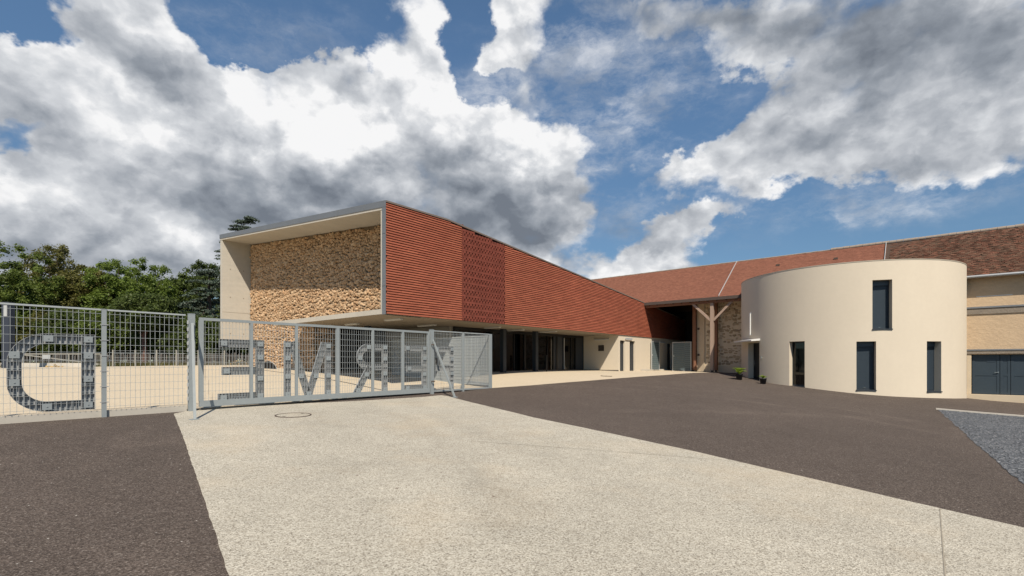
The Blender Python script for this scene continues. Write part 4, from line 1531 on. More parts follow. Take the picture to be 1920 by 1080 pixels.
def window(a0, a1, z0, z1, style, label):
    """planar window set back in the curved wall"""
    am = R((a0 + a1) / 2)
    nrm = Vector((math.cos(am), math.sin(am), 0))
    tan = Vector((-math.sin(am), math.cos(am), 0))
    A = Vector(pol(a0, CR, 0))
    B = Vector(pol(a1, CR, 0))
    DEP = 0.37
    mid = (A + B) / 2
    hw = (B - A).length / 2

    def P(x, d, z):
        q = mid + tan * x - nrm * d
        return (q.x, q.y, z)

    arc = [pol(a0 + (a1 - a0) * i / 6, CR, 0) for i in range(7)]
    mb = MB()
    for s in (-1, 1):
        mb.add([P(s * hw, 0, z0), P(s * hw, DEP, z0), P(s * hw, DEP, z1), P(s * hw, 0, z1)], [(0, 1, 2, 3)])
    for z in (z0, z1):
        mb.add([(p[0], p[1], z) for p in arc] + [P(hw, DEP, z), P(-hw, DEP, z)], [tuple(range(9))])
    mb.build('reveal', MT['cream'], rot_h)
    nm = 'door' if style == 'door' else 'window'
    w = 0.035

    def qb(mb, x0, x1, d0, d1, za, zb):
        mb.hexa([P(x, d, z) for z in (za, zb) for d in (d1, d0) for x in (x0, x1)])
        return mb

    mb = MB()
    qb(mb, -hw, -hw + w, DEP - 0.045, DEP + 0.02, z0, z1)
    qb(mb, hw - w, hw, DEP - 0.045, DEP + 0.02, z0, z1)
    qb(mb, -hw + w, hw - w, DEP - 0.045, DEP + 0.02, z1 - 0.07, z1)
    qb(mb, -hw + w, hw - w, DEP - 0.045, DEP + 0.02, z0, z0 + 0.07)
    win = mb.build(nm, MT['anthracite'], rot_h, label=label)
    if style == 'shutter':
        qb(MB(), -hw + w, hw - w, DEP - 0.10, DEP + 0.02, z1 - 0.24, z1 - 0.005).build('shutter_box', MT['shutter'], win)
        zz = z0 + 0.07
        hgt = 0.042
        while zz < z1 - 0.245:
            o = MB()
            d_f = DEP - 0.035
            o.add([P(x, d, z) for x in (-hw + w, hw - w) for (d, z) in ((d_f + 0.012, zz), (d_f, zz + 0.008), (d_f, zz + hgt - 0.008), (d_f + 0.012, zz + hgt))],
                  [(0, 1, 5, 4), (1, 2, 6, 5), (2, 3, 7, 6)])
            o.build('slat', MT['shutter'], win)
            zz += hgt
        qb(MB(), -0.04, 0.04, DEP - 0.06, DEP - 0.035, z0 + 0.085, z0 + 0.10).build('pull', MT['chrome'], win)
    elif style == 'glass':
        qb(MB(), -hw + w, hw - w, DEP - 0.03, DEP - 0.02, z0 + 0.07, z1 - 0.07).build('pane', MT['glass'], win)
        qb(MB(), -hw - 0.4, hw + 0.4, DEP + 1.4, DEP + 1.5, z0, z1).build('room_wall', MT['dark_room'], win)
    else:
        qb(MB(), -hw + w, hw - w, DEP - 0.03, DEP - 0.01, z0, z1 - 0.07).build('leaf', MT['black'], win)
        qb(MB(), -hw + 0.14, -hw + 0.17, DEP - 0.08, DEP - 0.05, z0 + 0.9, z0 + 1.2).build('handle', MT['chrome'], win)
        qb(MB(), hw - 0.48, hw - 0.18, DEP - 0.034, DEP - 0.028, z0 + 0.2, z1 - 0.3).build('pane', MT['glass'], win)
    if style != 'door':
        qb(MB(), -hw - 0.015, hw + 0.015, -0.05, DEP - 0.06, z0 - 0.045, z0 + 0.004).build('sill', MT['anthracite'], win)
    else:
        qb(MB(), -hw - 0.02, hw + 0.02, -0.10, DEP, z0 - 0.2, z0 + 0.0).build('threshold', MT['kerb'], win)
    return P, hw


window(*OPEN['upper'], 'shutter', 'upper window with closed slate blue roller shutter')
window(*OPEN['mid'], 'shutter', 'ground floor window with closed roller shutter below the upper window')
window(*OPEN['right'], 'shutter', 'ground floor window with closed roller shutter nearest the garage doors')
PL, hwl = window(*OPEN['left'], 'glass', 'ground floor window without shutter, dark glass')
window(*OPEN['door'], 'door', 'dark entrance door under the white canopy')
# things seen dimly through the unshuttered window
am = R(-145.8)
for k_, (x, d, z0, z1, w_) in enumerate(((-0.12, 0.9, -0.2, -0.12, 0.5), (0.1, 0.8, -1.25, -0.2, 0.05), (-0.25, 0.8, -1.25, -0.2, 0.05))):
    pass
t = wthing('garden_chair', 'pale chair standing behind the unshuttered ground floor window', 'chair', *PL(0.05, 0.85, -1.22))


def qbx(x0, x1, d0, d1, za, zb, mat, nm):
    m_ = MB()
    m_.hexa([PL(x, d, z) for z in (za, zb) for d in (d1, d0) for x in (x0, x1)])
    m_.build(nm, mat, t)


qbx(-0.18, 0.22, 0.66, 1.06, -0.80, -0.76, MT['white'], 'seat')
qbx(-0.18, 0.22, 1.03, 1.06, -0.76, -0.30, MT['white'], 'backrest')
for x in (-0.16, 0.18):
    for d in (0.68, 1.02):
        qbx(x - 0.015, x + 0.015, d - 0.015, d + 0.015, -1.22, -0.80, MT['white'], 'leg')
# canopy over the door
mb = MB()
a0, a1 = -196.0, -170.5
top = []
for i in range(9):
    a = a0 + (a1 - a0) * i / 8
    top.append((a, CR + 0.55 if 1 <= i else CR + 0.35))
vs = []
for (a, r) in top:
    vs += [pol(a, CR - 0.02, 1.19), pol(a, r, 1.15), pol(a, CR - 0.02, 1.30), pol(a, r, 1.22)]
fs = []
for i in range(8):
    b0, b1 = 4 * i, 4 * i + 4
    fs += [(b0, b0 + 1, b1 + 1, b1), (b0 + 2, b1 + 2, b1 + 3, b0 + 3), (b0 + 1, b0 + 3, b1 + 3, b1 + 1)]
fs += [(0, 1, 3, 2), (32, 34, 35, 33)]
mb.add(vs, fs)
mb.build('canopy', MT['white'], rot_h)
# tube lamp and door bell
t = wthing('tube_lamp', 'slim upright white tube lamp high on the round house above its door', 'light fixture', *pol(-179.6, CR, 1.55))
p0, p1 = Vector(pol(-179.6, CR + 0.06, 1.56)), Vector(pol(-179.6, CR + 0.06, 2.78))
MB().tube([p0, p1], 0.045, 12).build('tube', MT['lamp_white'], t)
for z in (1.53, 2.78):
    MB().tube([(p0.x, p0.y, z), (p0.x, p0.y, z + 0.05)], 0.052, 12).build('end_cap', MT['pale_metal'], t)
    MB().bar(pol(-179.6, CR - 0.01, z + 0.02), (p0.x, p0.y, z + 0.02), 0.04).build('bracket', MT['pale_metal'], t)
t = wthing('door_bell', 'small round steel intercom on the cream wall right of the entrance door', 'intercom', *pol(-168.6, CR, 0.2))
MB().bar(pol(-168.6, CR - 0.01, 0.22), pol(-168.6, CR + 0.09, 0.22), 0.05, 0.05).build('arm', MT['chrome'], t)
MB().tube([pol(-168.6, CR + 0.06, 0.17), pol(-168.6, CR + 0.06, 0.27)], 0.05, 12).build('camera_head', MT['chrome'], t)


# ------------------------------------------------------------------ potted plants
def pot(x, y, label, r, h, spread, nl, seed):
    z = float(H(x, y))
    t = wthing('potted_plant', label, 'potted plant', x, y, z, 'potted plants by the entrance')
    MB().lathe([(0.0, z), (r * 0.75, z), (r, z + h), (r * 1.06, z + h), (r * 1.06, z + h + 0.03), (r * 0.94, z + h + 0.03), (r * 0.92, z + h - 0.04)], x, y, 24).build('pot', MT['pot'], t)
    m_ = MB()
    m_.add([(x + r * 0.93 * math.cos(2 * PI * k_ / 16), y + r * 0.93 * math.sin(2 * PI * k_ / 16), z + h - 0.03) for k_ in range(16)], [tuple(range(16))])
    m_.build('soil', MT['soil'], t)
    rr = random.Random(seed)
    for k_ in range(nl):
        a = 2 * PI * (k_ + rr.uniform(-0.3, 0.3)) / nl * 2.4
        up = rr.uniform(0.5, 1.0)
        rad = spread * rr.uniform(0.45, 0.85)
        lw = spread * rr.uniform(0.30, 0.42)
        pts = []
        base_ = Vector((x, y, z + h - 0.02))
        dirv = Vector((math.cos(a), math.sin(a), 0))
        side = Vector((-dirv.y, dirv.x, 0))
        vs = []
        for i in range(6):
            s = i / 5
            c = base_ + dirv * rad * s + Vector((0, 0, spread * up * (1.9 * s - 1.15 * s * s)))
            wv = lw * math.sin(PI * min(1, max(0, (s - 0.15) / 0.87))) * 0.6 + 0.006
            vs += [c - side * wv + Vector((0, 0, 0.25 * wv)), c, c + side * wv + Vector((0, 0, 0.25 * wv))]
        fs = []
        for i in range(5):
            fs += [(3 * i, 3 * i + 1, 3 * i + 4, 3 * i + 3), (3 * i + 1, 3 * i + 2, 3 * i + 5, 3 * i + 4)]
        m_ = MB()
        m_.add(vs, fs, True)
        m_.build('leaf', MT['leaf_pot'], t)


pot(12.9, 27.46, 'black pot with broad yellow green leaves left of the entrance door', 0.19, 0.30, 0.50, 20, 3)
pot(13.42, 25.85, 'smaller black pot with a short fresh green plant right of the entrance door', 0.17, 0.27, 0.28, 16, 4)

# ------------------------------------------------------------------ fence and sliding gate with grating letters
FM = -1.9
ZB, ZT = -1.08, 1.15
LT, LB = 0.58, -1.03          # letter top and bottom


def wires(l0, l1, z0, z1, dl, dz, parent, m=FM, w=0.0062, horiz_first=0.06):
    a = []
    l = l0 + dl * 0.5
    while l < l1:
        a.append((l - w / 2, l + w / 2, m - w / 2, m + w / 2, z0, z1))
        l += dl
    z = z0 + horiz_first
    while z < z1:
        a.append((l0, l1, m - w - 0.001, m - 0.5 * w - 0.0005, z - w / 2, z + w / 2))
        z += dz
    v, f = np_boxes(a)
    np_mesh('wire_mesh', v, f, MT['wire'], parent, kind='stuff')


def clip_convex(poly, axis, c):
    """interval of a convex polygon along the line  p[axis] == c"""
    o = 1 - axis
    xs = []
    for i in range(len(poly)):
        a, b = poly[i], poly[(i + 1) % len(poly)]
        if (a[axis] - c) * (b[axis] - c) < 0:
            t = (c - a[axis]) / (b[axis] - a[axis])
            xs.append(a[o] + t * (b[o] - a[o]))
    return (min(xs), max(xs)) if len(xs) >= 2 else None


def stroke_quads(pts, w):
    """centre line with mitred joints -> convex quads plus the two long edges"""
    P = [Vector(p) for p in pts]
    L_, R_ = [], []
    for i, p in enumerate(P):
        d0 = (P[i] - P[i - 1]).normalized() if i > 0 else (P[1] - P[0]).normalized()
        d1 = (P[i + 1] - P[i]).normalized() if i < len(P) - 1 else d0
        n0 = Vector((-d0.y, d0.x))
        n1 = Vector((-d1.y, d1.x))
        n = (n0 + n1).normalized()
        k = (w / 2) / max(0.35, n.dot(n0))
        L_.append(p + n * k)
        R_.append(p - n * k)
    quads = [[tuple(L_[i]), tuple(R_[i]), tuple(R_[i + 1]), tuple(L_[i + 1])] for i in range(len(P) - 1)]
    edges = [(L_[i], L_[i + 1]) for i in range(len(P) - 1)] + [(R_[i], R_[i + 1]) for i in range(len(P) - 1)]
    edges += [(L_[0], R_[0]), (L_[-1], R_[-1])]
    return quads, edges


def letter(parent, strokes, plates, label):
    mb = MB()
    d0, d1 = FM + 0.006, FM + 0.052
    t = 0.0035
    for (pts, w) in strokes:
        quads, edges = stroke_quads(pts, w)
        for a, b in edges:
            mb.bar((a.x, (d0 + d1) / 2, a.y), (b.x, (d0 + d1) / 2, b.y), d1 - d0, 0.006, up=(0, 0, 1)) if abs(b.y - a.y) < abs(b.x - a.x) else \
                mb.bar((a.x, (d0 + d1) / 2, a.y), (b.x, (d0 + d1) / 2, b.y), d1 - d0, 0.006, up=(1, 0, 0))
        xs = [p[0] for q in quads for p in q]
        zs_ = [p[1] for q in quads for p in q]
        k = math.ceil(min(xs) / 0.078)
        while k * 0.078 < max(xs):
            for q in quads:
                iv = clip_convex(q, 0, k * 0.078 + 0.001)
                if iv:
                    mb.box(k * 0.078 - t, k * 0.078 + t, d0, d1, iv[0], iv[1])
            k += 1
        k = math.ceil(min(zs_) / 0.175)
        while k * 0.175 < max(zs_):
            for q in quads:
                iv = clip_convex(q, 1, k * 0.175 + 0.001)
                if iv:
                    mb.box(iv[0], iv[1], d0 + 0.001, d1 + 0.001, k * 0.175 - t, k * 0.175 + t)
            k += 1
        # back sheet with the print side facing away
        for q in quads:
            mb.add([(p[0], d1 + 0.004, p[1]) for p in q], [(0, 1, 2, 3)])
    o = mb.build('letter', MT['galv_dark'], parent, label=label)
    for (x, z) in plates:
        p = MB().box(x - 0.075, x + 0.075, FM - 0.016, FM - 0.008, z - 0.065, z + 0.065)
        p.tube([(x, FM - 0.016, z), (x, FM - 0.026, z)], 0.012, 8)
        p.build('clamp_plate', MT['galv'], o)
    return o


def arc_pts(cx, cz, r, a0, a1, n):
    return [(cx + r * math.cos(R(a0 + (a1 - a0) * i / n)), cz + r * math.sin(R(a0 + (a1 - a0) * i / n))) for i in range(n + 1)]


BW = 0.205
HB = BW / 2


def letter_E(parent, l0, l1, label, ins=0.06):
    zm = (LT + LB) / 2 - 0.02
    letter(parent, [([(l1 - HB, LB), (l1 - HB, LT)], BW), ([(l0, LT - HB), (l1 - BW, LT - HB)], BW), ([(l0 + ins, zm), (l1 - BW, zm)], BW), ([(l0 - 0.03, LB + HB), (l1 - BW, LB + HB)], BW)],
           [(l0 + 0.10, LT - HB), (l1 - HB, LT - HB), (l1 - HB, 0.12), (l1 - HB, -0.45), (l1 - HB, LB + HB), (l0 + ins + 0.10, zm), (l0 + 0.09, LB + HB)], label)


# left run
fence = thing('mesh_fence', 'galvanised wire mesh fence left of the gate carrying one mirrored grating letter', 'fence', -8.67, FM, -1.22)
POSTS = [-8.67, -11.22, -13.77]
for l in POSTS:
    p = MB().box(l - 0.04, l + 0.04, FM - 0.035, FM + 0.035, -1.30, ZT + 0.0).build('post', MT['galv'], fence)
    MB().box(l - 0.043, l + 0.043, FM - 0.038, FM + 0.038, ZT, ZT + 0.008).build('post_cap', MT['galv'], p)
    for z in np.arange(-0.9, 1.1, 0.34):
        MB().box(l - 0.075, l + 0.075, FM - 0.045, FM - 0.036, z, z + 0.018).build('clip', MT['galv_dark'], p)
spans = [(-8.63, -7.12), (-11.18, -8.71), (-13.73, -11.26)]
for (a, b) in spans:
    wires(a + 0.01, b - 0.01, -1.05, ZT - 0.03, 0.0925, 0.170, fence)
    MB().box(a + 0.005, b - 0.005, FM - 0.016, FM + 0.016, ZT - 0.03, ZT + 0.005).build('top_rail', MT['wire'], fence)
    MB().box(a - 0.03, b + 0.03, FM + 0.03, FM + 0.075, -1.42, -1.075).build('gravel_board', MT['kerb'], fence)
# mirrored D
r_o = 0.60
letter(fence, [([(-8.83 - HB, LB), (-8.83 - HB, LT)], BW + 0.01),
               ([(-9.03, LT - HB)] + arc_pts(-10.15 + r_o, LT - r_o, r_o - HB, 90, 180, 8) + arc_pts(-10.15 + r_o, LB + r_o, r_o - HB, 180, 270, 8) + [(-9.03, LB + HB)], BW)],
       [(-8.935, LT - HB), (-8.935, 0.13), (-8.935, -0.37), (-8.935, LB + HB), (-9.56, LT - HB), (-10.05, 0.13), (-10.05, -0.42), (-9.58, LB + HB)], 'mirrored letter D of steel grating')


def gate_post(label, l, w, foot, top_z):
    t = thing('gate_post', label, 'gate post', l, FM, -1.25, 'gate posts')
    MB().box(l - w / 2, l + w / 2, FM - w / 2, FM + w / 2, -1.4, ZT + 0.02).build('post_body', MT['galv'], t)
    MB().box(l - w / 2 - 0.004, l + w / 2 + 0.004, FM - w / 2 - 0.004, FM + w / 2 + 0.004, ZT + 0.02, ZT + 0.03).build('cap', MT['galv'], t)
    zf = Hs(foot[0], foot[1])
    MB().bar((foot[0], foot[1], zf), (l, FM - w / 2 - 0.01, top_z), 0.055, 0.055).build('brace', MT['brace'], t)
    MB().box(foot[0] - 0.10, foot[0] + 0.07, foot[1] - 0.07, foot[1] + 0.07, zf - 0.02, zf + 0.018).build('foot_plate', MT['galv'], t)
    return t


gp1 = gate_post('left galvanised gate post with a slanting brace, beside the fence panel with the round letter', -7.0, 0.125, (-7.39, -3.45), 0.93)
for z in np.arange(-0.95, 1.0, 0.17):
    MB().box(-7.10, -7.072, FM - 0.05, FM - 0.02, z, z + 0.085).build('catch_plate', MT['pale_metal'], gp1)
gp2 = gate_post('right galvanised gate post with a slanting brace, where the asphalt begins', 0.68, 0.13, (0.80, -3.02), 0.80)
for z in (0.62, -0.72):
    MB().tube([(0.60, FM - 0.09, z), (0.62, FM - 0.15, z), (0.70, FM - 0.15, z), (0.73, FM - 0.09, z)], 0.02, 8).build('guide_roller', MT['iron'], gp2)

# sliding gate
gate = thing('sliding_gate', 'wide galvanised sliding gate of wire mesh carrying mirrored grating letters', 'gate', -3.1, FM, -1.22)
G0, G1 = -6.83, 0.56
GT, GB = 1.10, -1.13
MB().box(G0, G1, FM - 0.03, FM + 0.03, GT - 0.07, GT).build('top_rail', MT['galv'], gate)
MB().box(G0, G1, FM - 0.045, FM + 0.045, GB, GB + 0.15).build('bottom_beam', MT['galv'], gate)
STL = [-6.79, -5.60, -4.37, -3.08, -1.83, -0.62, 0.52]
for i, l in enumerate(STL):
    w = 0.10 if i in (0, 3) else 0.075
    MB().box(l - w / 2, l + w / 2, FM - 0.034, FM + 0.034, GB + 0.15, GT - 0.07).build('stile', MT['galv'], gate)
for a, b in zip(STL[:-1], STL[1:]):
    wires(a + 0.05, b - 0.05, GB + 0.15, GT - 0.07, 0.080, 0.178, gate)
letter_E(gate, -6.37, -5.27, 'mirrored letter E of steel grating near the left gate post')
letter(gate, [([(-4.62, LB), (-4.62, LT)], 0.19), ([(-3.385, LB), (-3.385, LT)], 0.19),
              ([(-4.50, LT - 0.02), (-4.0, LB + 0.03)], 0.20), ([(-3.50, LT - 0.02), (-4.0, LB + 0.03)], 0.20)],
       [(-4.62, LT - HB), (-4.62, 0.10), (-4.62, -0.42), (-4.62, LB + HB), (-3.385, LT - HB), (-3.385, 0.10), (-3.385, -0.42), (-3.385, LB + HB), (-4.23, -0.42), (-3.78, -0.42), (-4.0, LB + 0.09)], 'letter M of steel grating')
r_b = 0.43
letter(gate, [([(-1.34, LB), (-1.34, LT)], BW),
              ([(-1.44, LT - HB)] + arc_pts(-2.40 + r_b, LT - r_b, r_b - HB, 90, 270, 12) + [(-1.44, LT - 2 * r_b + HB)], BW),
              ([(-1.93, LT - 2 * r_b + 0.10), (-2.42, LB)], 0.22)],
       [(-1.34, LT - HB), (-1.34, 0.10), (-1.34, -0.40), (-1.34, LB + HB), (-1.98, LT - HB), (-2.30, 0.12), (-2.06, -0.42), (-2.36, LB + 0.12)], 'mirrored letter R of steel grating')
letter_E(gate, -0.50, 0.46, 'mirrored letter E of steel grating near the right gate post')

# right run
fr = thing('mesh_fence', 'short galvanised mesh fence right of the gate with the last mirrored letter', 'fence', 2.28, FM, -1.15)
for l, w in ((2.28, 0.07), (3.87, 0.12)):
    MB().box(l - w / 2, l + w / 2, FM - 0.05, FM + 0.05, -1.32, ZT).build('post', MT['galv'], fr)
for (a, b) in ((0.76, 2.24), (2.32, 3.80)):
    wires(a + 0.01, b - 0.01, -1.06, ZT - 0.03, 0.075, 0.170, fr)
    MB().box(a, b, FM - 0.016, FM + 0.016, ZT - 0.03, ZT + 0.005).build('top_rail', MT['wire'], fr)
    MB().box(a, b, FM - 0.02, FM + 0.02, -1.12, -1.06).build('bottom_rail', MT['galv'], fr)
zm = (LT + LB) / 2 - 0.02
letter(fr, [([(1.80 - HB, LB), (1.80 - HB, LT)], BW), ([(0.86, LT - HB), (1.80 - BW, LT - HB)], BW), ([(0.92, zm), (1.80 - BW, zm)], BW)],
       [(1.80 - HB, LT - HB), (1.80 - HB, 0.1), (1.80 - HB, -0.45), (1.80 - HB, LB + HB), (0.95, LT - HB)], 'mirrored letter F of steel grating')

# return run of dense grating towards the hall
fb = thing('grating_fence', 'dense steel grating fence running from the end post back under the hall', 'fence', 3.87, 1.4, -1.0)
segs = [(-1.80, -0.30), (-0.22, 1.53), (1.60, 4.72)]
for (a, b) in segs:
    arr = []
    m = a + 0.02
    while m < b:
        arr.append((3.84, 3.872, m - 0.004, m + 0.004, -0.93, 1.06))
        m += 0.048
    z = -0.90
    while z < 1.06:
        arr.append((3.845, 3.868, a, b, z - 0.003, z + 0.003))
        z += 0.132
    v, f = np_boxes(arr)
    np_mesh('grating', v, f, MT['wire'], fb, kind='stuff')
    MB().box(3.835, 3.877, a, b, 1.06, 1.10).box(3.835, 3.877, a, b, -0.98, -0.93).build('rail', MT['wire'], fb)
for m in (-0.26, 1.565, 4.76):
    MB().box(3.82, 3.89, m - 0.035, m + 0.035, -1.15, 1.14).build('post', MT['galv'], fb)
mb = MB()
mb.box(3.78, 3.83, 1.40, 1.46, -0.10, 0.16)
mb.bar((3.76, 1.43, 0.03), (3.76, 1.28, 0.03), 0.03)
mb.build('latch', MT['iron'], fb)

# ------------------------------------------------------------------ far side of the yard
t = wthing('lamp_post', 'dark square post with a pale box near its top behind the left fence panel', 'post', -33.5, 32.2, -0.42)
MB().box(-33.78, -33.28, 32.0, 32.4, -0.6, 3.95).build('pole', MT['pole'], t)
MB().box(-33.56, -33.36, 31.94, 31.999, 3.0, 3.72).build('light_box', MT['pale_metal'], t)

# field gate with a diagonal
gt = wthing('field_gate', 'low pale metal field gate with one diagonal bar beyond the sand', 'gate', -34, 35.6, -0.38)
gx0, gx1, gy = -36.4, -30.6, 36.0
for z in (0.53, -0.28):
    MB().box(gx0, gx1, gy - 0.03, gy + 0.03, z, z + 0.08).build('rail', MT['pale_post'], gt)
for x in (gx0, -33.0, gx1):
    MB().box(x, x + 0.08, gy - 0.035, gy + 0.035, -0.45, 0.53).build('upright', MT['pale_post'], gt)
MB().bar((gx0 + 0.1, gy, 0.50), (gx1, gy, -0.20), 0.05, 0.07).build('diagonal', MT['pale_post'], gt)
MB().box(gx0 + 1.5, gx0 + 2.1, gy - 0.08, gy - 0.03, 0.2, 0.5).build('sign_plate', MT['pale_metal'], gt)
t = wthing('concrete_barrier', 'long low grey concrete beam lying in front of the field gate', 'barrier', -35, 35.2, -0.38)
mb = MB()
mb.prism([(-0.18, -0.5), (0.18, -0.5), (0.13, -0.10), (-0.13, -0.10)], -38.2, -31.0, 'x')
mb.v = [(x, y + 35.1, z) for (x, y, z) in mb.v]
mb.build('beam', MT['kerb'], t)

# wire fence with pale posts
wf = wthing('wire_fence', 'light wire fence on pale square posts along the far edge of the sand', 'fence', -27, 36.5, -0.35)
pts_ = []
for (u, y) in ((212, 35.3), (254, 36.0), (294, 36.8), (331, 37.6), (372, 38.5), (421, 39.5)):
    x = (u - 960) / 907 * y
    z = float(H(x, y))
    pts_.append(Vector((x, y, z)))
    MB().box(x - 0.04, x + 0.04, y - 0.04, y + 0.04, z - 0.2, z + 1.22).build('post', MT['pale_post'], wf)
for hz in (0.3, 0.65, 0.95, 1.15):
    for a, b in zip(pts_[:-1], pts_[1:]):
        MB().bar(a + Vector((0, 0, hz)), b + Vector((0, 0, hz)), 0.012).build('wire', MT['wire'], wf)
# chestnut paling behind it
pf = wthing('paling_fence', 'old grey chestnut paling fence in front of the trees', 'fence', -30, 41, -0.35)
mb = MB()
x = -41.0
while x < -18.2:
    y = 40.6 + 0.9 * math.sin(x * 0.2)
    z = float(H(x, y))
    h = random.uniform(0.85, 1.08)
    lean = random.uniform(-0.06, 0.06)
    mb.bar((x, y, z - 0.1), (x + lean, y + random.uniform(-0.03, 0.03), z + h), 0.045, 0.025, up=(0, 1, 0))
    x += random.uniform(0.085, 0.15)
mb.build('pales', MT['pale_wood'], pf, kind='stuff')
for hz in (0.25, 0.8):
    MB().bar((-41, 40.2, -0.33 + hz), (-30, 40.35, -0.3 + hz), 0.012).bar((-30, 40.35, -0.3 + hz), (-18.2, 40.4, -0.3 + hz), 0.012).build('tie_wire', MT['iron'], pf)

# rubble heaps and a low rack
def heap(x, y, w, h, n, label, seed):
    rr = random.Random(seed)
    z = float(H(x, y))
    t = wthing('rubble_heap', label, 'rubble heap', x, y, z, 'heaps of yellow rubble')
    for k_ in range(n):
        a = rr.uniform(0, 2 * PI)
        q = rr.random() ** 0.6
        px, py = x + w * q * math.cos(a), y + 0.35 * w * q * math.sin(a)
        pz = z + h * (1 - q) * rr.uniform(0.5, 1.0)
        v, f = rr.choice(STONES)
        s = rr.uniform(0.14, 0.34) * w * 0.6
        m3 = Matrix.Rotation(rr.uniform(0, 6), 3, 'Z') @ Matrix.Rotation(rr.uniform(0, 6), 3, 'X')
        mb = MB()
        vv = [m3 @ Vector((p[0] * s * 0.8 + s * 0.4, p[1] * s, p[2] * s * 0.7)) + Vector((px, py, pz)) for p in v]
        mb.add(vv, [tuple(i) for i in f])
        mb.add([vv[i] for i in range(8)], [tuple(range(8))])
        mb.build('rock', MT['rubble'], t)


heap(-26.0, 46.0, 0.9, 0.75, 26, 'heap of yellow rubble seen between the bars of the gate under the concrete fin', 1)
heap(-32.5, 34.3, 0.75, 0.26, 14, 'flat heap of yellow rubble in front of the concrete beam', 2)
rk = wthing('low_rack', 'low dark rack under a pale arched tube at the foot of the stone wall', 'rack', -13.4, 26.9, -0.38)
rk.rotation_euler = (0, 0, 0)
zz = -0.40
cx_, cy_ = -13.55, 26.95
arc = [(cx_ - 0.62 + 1.24 * i / 12, cy_ - 0.35 * i / 12, zz + 0.44 * math.sin(PI * i / 12) ** 0.6) for i in range(13)]
MB().tube(arc, 0.015, 8).build('arched_tube', MT['galv'], rk)
for i in range(1, 12):
    p = arc[i]
    MB().box(p[0] - 0.03, p[0] + 0.03, p[1] - 0.03 + 0.06, p[1] + 0.03 + 0.06, zz - 0.1, p[2] - 0.04).build('bar', MT['black'], rk)

# rough grass between the sand and the trees
ng = 22000
gx_ = RNG.uniform(-52, -17, ng)
gy_ = RNG.uniform(35.0, 52, ng) ** 1.0
edge = np.interp(gx_, [-60, -36.5, -35.5, -33, -30.2, -28.6, -25, -17], [33.2, 33.4, 35.2, 35.2, 35.6, 37.4, 46.6, 46.6])
gy_ = edge + (gy_ - 35.0) * 0.9
gz_ = H(gx_, gy_)
hh = RNG.uniform(0.12, 0.42, ng)
aa_ = RNG.uniform(0, 2 * PI, ng)
wv = RNG.uniform(0.02, 0.05, ng)
lx, ly = RNG.normal(0, 0.10, ng), RNG.normal(0, 0.10, ng)
V = np.zeros((ng, 3, 3))
V[:, 0] = np.c_[gx_ - wv * np.cos(aa_), gy_ - wv * np.sin(aa_), gz_ - 0.03]
V[:, 1] = np.c_[gx_ + wv * np.cos(aa_), gy_ + wv * np.sin(aa_), gz_ - 0.03]
V[:, 2] = np.c_[gx_ + lx, gy_ + ly, gz_ + hh]
np_mesh('rough_grass', V.reshape(-1, 3), np.arange(ng * 3).reshape(-1, 3), MT['grass'], kind='stuff')


# ------------------------------------------------------------------ trees
def leaf_cloud(centres, radii, per, size, flat=1.0, droop=0.0, shell=0.55):
    """leaf sized quads spread round cluster centres"""
    nC = len(centres)
    C = np.repeat(np.asarray(centres), per, 0)
    Rr = np.repeat(np.asarray(radii), per)
    n = len(C)
    d = RNG.normal(0, 1, (n, 3))
    d /= np.linalg.norm(d, axis=1, keepdims=True)
    r = Rr * (shell + (1 - shell) * RNG.random(n)) * RNG.random(n) ** 0.25
    p = C + d * r[:, None] * np.array([1, 1, flat])
    if droop:
        hr = np.hypot(p[:, 0] - C[:, 0], p[:, 1] - C[:, 1])
        p[:, 2] -= droop * hr ** 2
    nrm = d * 0.6 + RNG.normal(0, 0.6, (n, 3)) + np.array([0, 0, 0.5])
    nrm /= np.linalg.norm(nrm, axis=1, keepdims=True)
    u = np.cross(nrm, RNG.normal(0, 1, (n, 3)))
    u /= np.linalg.norm(u, axis=1, keepdims=True)
    v = np.cross(nrm, u)
    s = size * RNG.uniform(0.6, 1.3, n)[:, None]
    V = np.stack([p - u * s, p + v * s * 0.55, p + u * s, p - v * s * 0.55], 1)
    return V.reshape(-1, 3), np.arange(n * 4).reshape(-1, 4)


